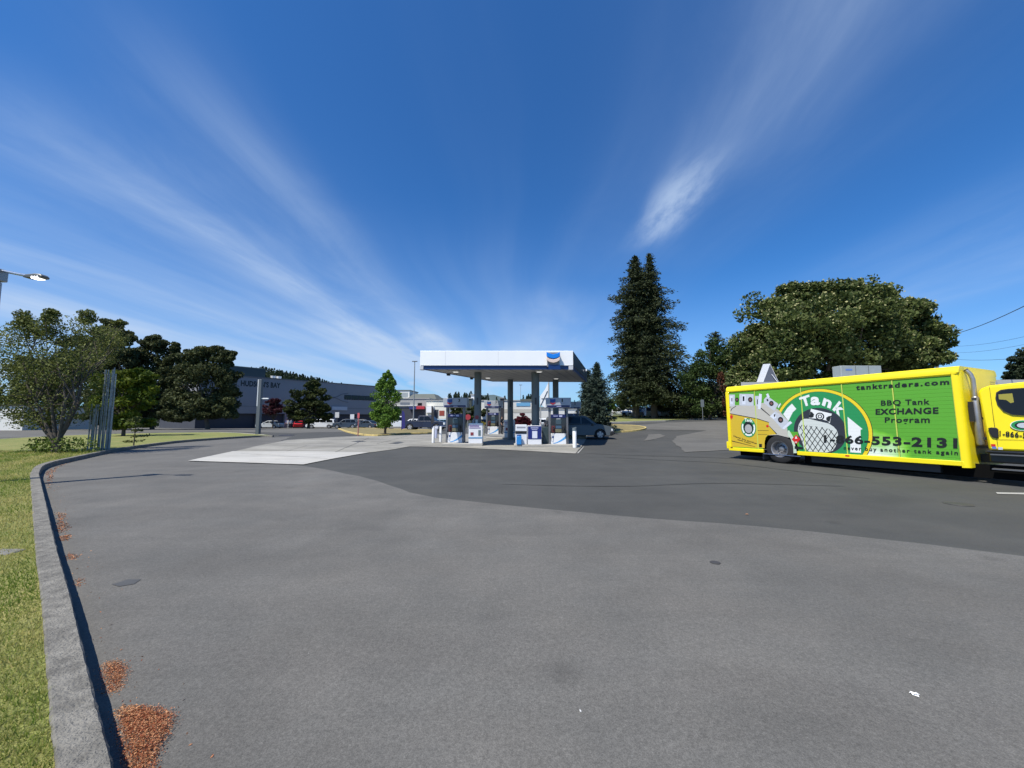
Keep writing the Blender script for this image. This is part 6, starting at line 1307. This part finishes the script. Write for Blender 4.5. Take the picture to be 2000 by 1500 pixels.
def forest(name,label,fn,n,D0,D1,h0,h1,mt):
    P=[];T=[];Z=[]
    for i in range(n):
        px,row=fn(); D=random.uniform(D0,D1); q=Y_(px,row,D); hh=random.uniform(h0,h1); r=hh*.27; m=150
        f=RNG.random(m)**.7; a=RNG.random(m)*6.283; rr=r*(1.05-f)*RNG.random(m)**.5; c=np.stack([q.x+np.cos(a)*rr,q.y+np.sin(a)*rr,q.z-hh*.75+hh*f],1); P.append(c); T.append(np.full(m,random.random())*.6+RNG.random(m)*.4); Z.append(np.full(m,hh*.09))
    P=np.concatenate(P); o=leafobj(name,P,np.concatenate(Z),mt,tint=np.concatenate(T),aspect=.6); return tag(o,label,'woodland',kind='stuff')
def hp(px): 
    for i in range(len(HP)-1):
        if HP[i][0]<=px<=HP[i+1][0]: t=(px-HP[i][0])/(HP[i+1][0]-HP[i][0]); return HP[i][1]+(HP[i+1][1]-HP[i][1])*t
    return 790
def f1():
    px=random.uniform(470,680); return px,hp(px)-random.uniform(-6,3)
forest('hillside_forest','dark conifer forest along the hill behind the mall',f1,270,190,232,5,9.5,foliage('far_forest',(.016,.030,.018),(.05,.075,.035)))
def f2():
    px=random.choice([random.uniform(872,925),random.uniform(872,925),random.uniform(925,955),random.uniform(1028,1040),random.uniform(843,853),random.uniform(800,1190)]); return px,(777 if px<925 else 782)+ (0 if px<1045 and px>860 else 7)+random.uniform(-3,4)
forest('distant_treeline','distant dark treeline seen under the canopy',f2,120,175,240,6,11,foliage('far_forest',(0,0,0),(0,0,0)))
def f3(): return random.uniform(1380,2100),random.uniform(772,800)
forest('distant_treeline','dark trees closing the background behind the shop building',f3,110,72,95,8,12,foliage('far_forest',(0,0,0),(0,0,0)))
def f4(): return random.uniform(-160,330),random.uniform(778,800)
forest('distant_treeline','dark trees closing the background on the far left',f4,90,80,110,7,12,foliage('far_forest',(0,0,0),(0,0,0)))
block('roadside_house','low dark roofed pale building beyond the road at the far left',-60,48,48,793,offw,8,roof=mat('roof_black',(.02,.02,.022),.7))

# ------------------------------------------------------------------ tyre marks and surface wear
m_tm=asphalt('tyre_mark_old',(.088,.089,.083),.36,.2,.1); m_tm2=asphalt('tyre_mark_new',(.053,.0535,.050),.3,.2,.1)
def strip(px,w,off,m,label):
    c=[G(a,b_) for a,b_ in px]; c=spline([(p.x,p.y,0) for p in c],8); L=[];Rr=[]
    for i,p in enumerate(c):
        d=(c[min(i+1,len(c)-1)]-c[max(i-1,0)]).normalized(); n_=Vector((-d.y,d.x,0)); ww=w*(.25+.75*math.sin(math.pi*i/(len(c)-1)))*random.uniform(.8,1.15); L.append(p+n_*ww); Rr.append(p-n_*ww)
    mb=MB(); n=len(c); mb.add([(p.x,p.y,gz(p.x,p.y)+off) for p in L+Rr],[(i,i+1,n+i+1,n+i) for i in range(n-1)]); tag(mb.build('tyre_mark',m,recalc=False),label,'tyre mark','tyre marks on the asphalt')
strip([(1180,893),(1300,899),(1420,905),(1560,921),(1700,935)],.07,.0065,m_tm2,'dark tyre mark sweeping along below the yellow truck, lower one')
strip([(1140,885),(1220,889),(1330,892),(1440,896)],.09,.0065,m_tm2,'dark tyre mark leading from the pump island to the truck, upper one')
strip([(980,946),(1200,950),(1400,944),(1650,950)],.05,.0065,m_tm2,'long thin dark tyre mark across the middle of the newer asphalt')

# saw-cut joints of the concrete forecourt
jm=mat('joint_tar',(.07,.067,.06),.9)
for k,(A_,B_) in enumerate((((520,869),(770,877)),((600,857),(835,871)),((655,884),(720,856)),((735,868),(800,851)),((560,882.3),(600,871)),((470,887),(640,896.5)))):
    a=G(*A_);b_=G(*B_);d=(b_-a).normalized();n_=Vector((-d.y,d.x,0))*.012;mb=MB();mb.add([a-n_+Vector((0,0,.0295)),b_-n_+Vector((0,0,.0295)),b_+n_+Vector((0,0,.0295)),a+n_+Vector((0,0,.0295))],[(0,1,2,3)]);o=mb.build('expansion_joint',jm,recalc=False);o['kind']='structure'
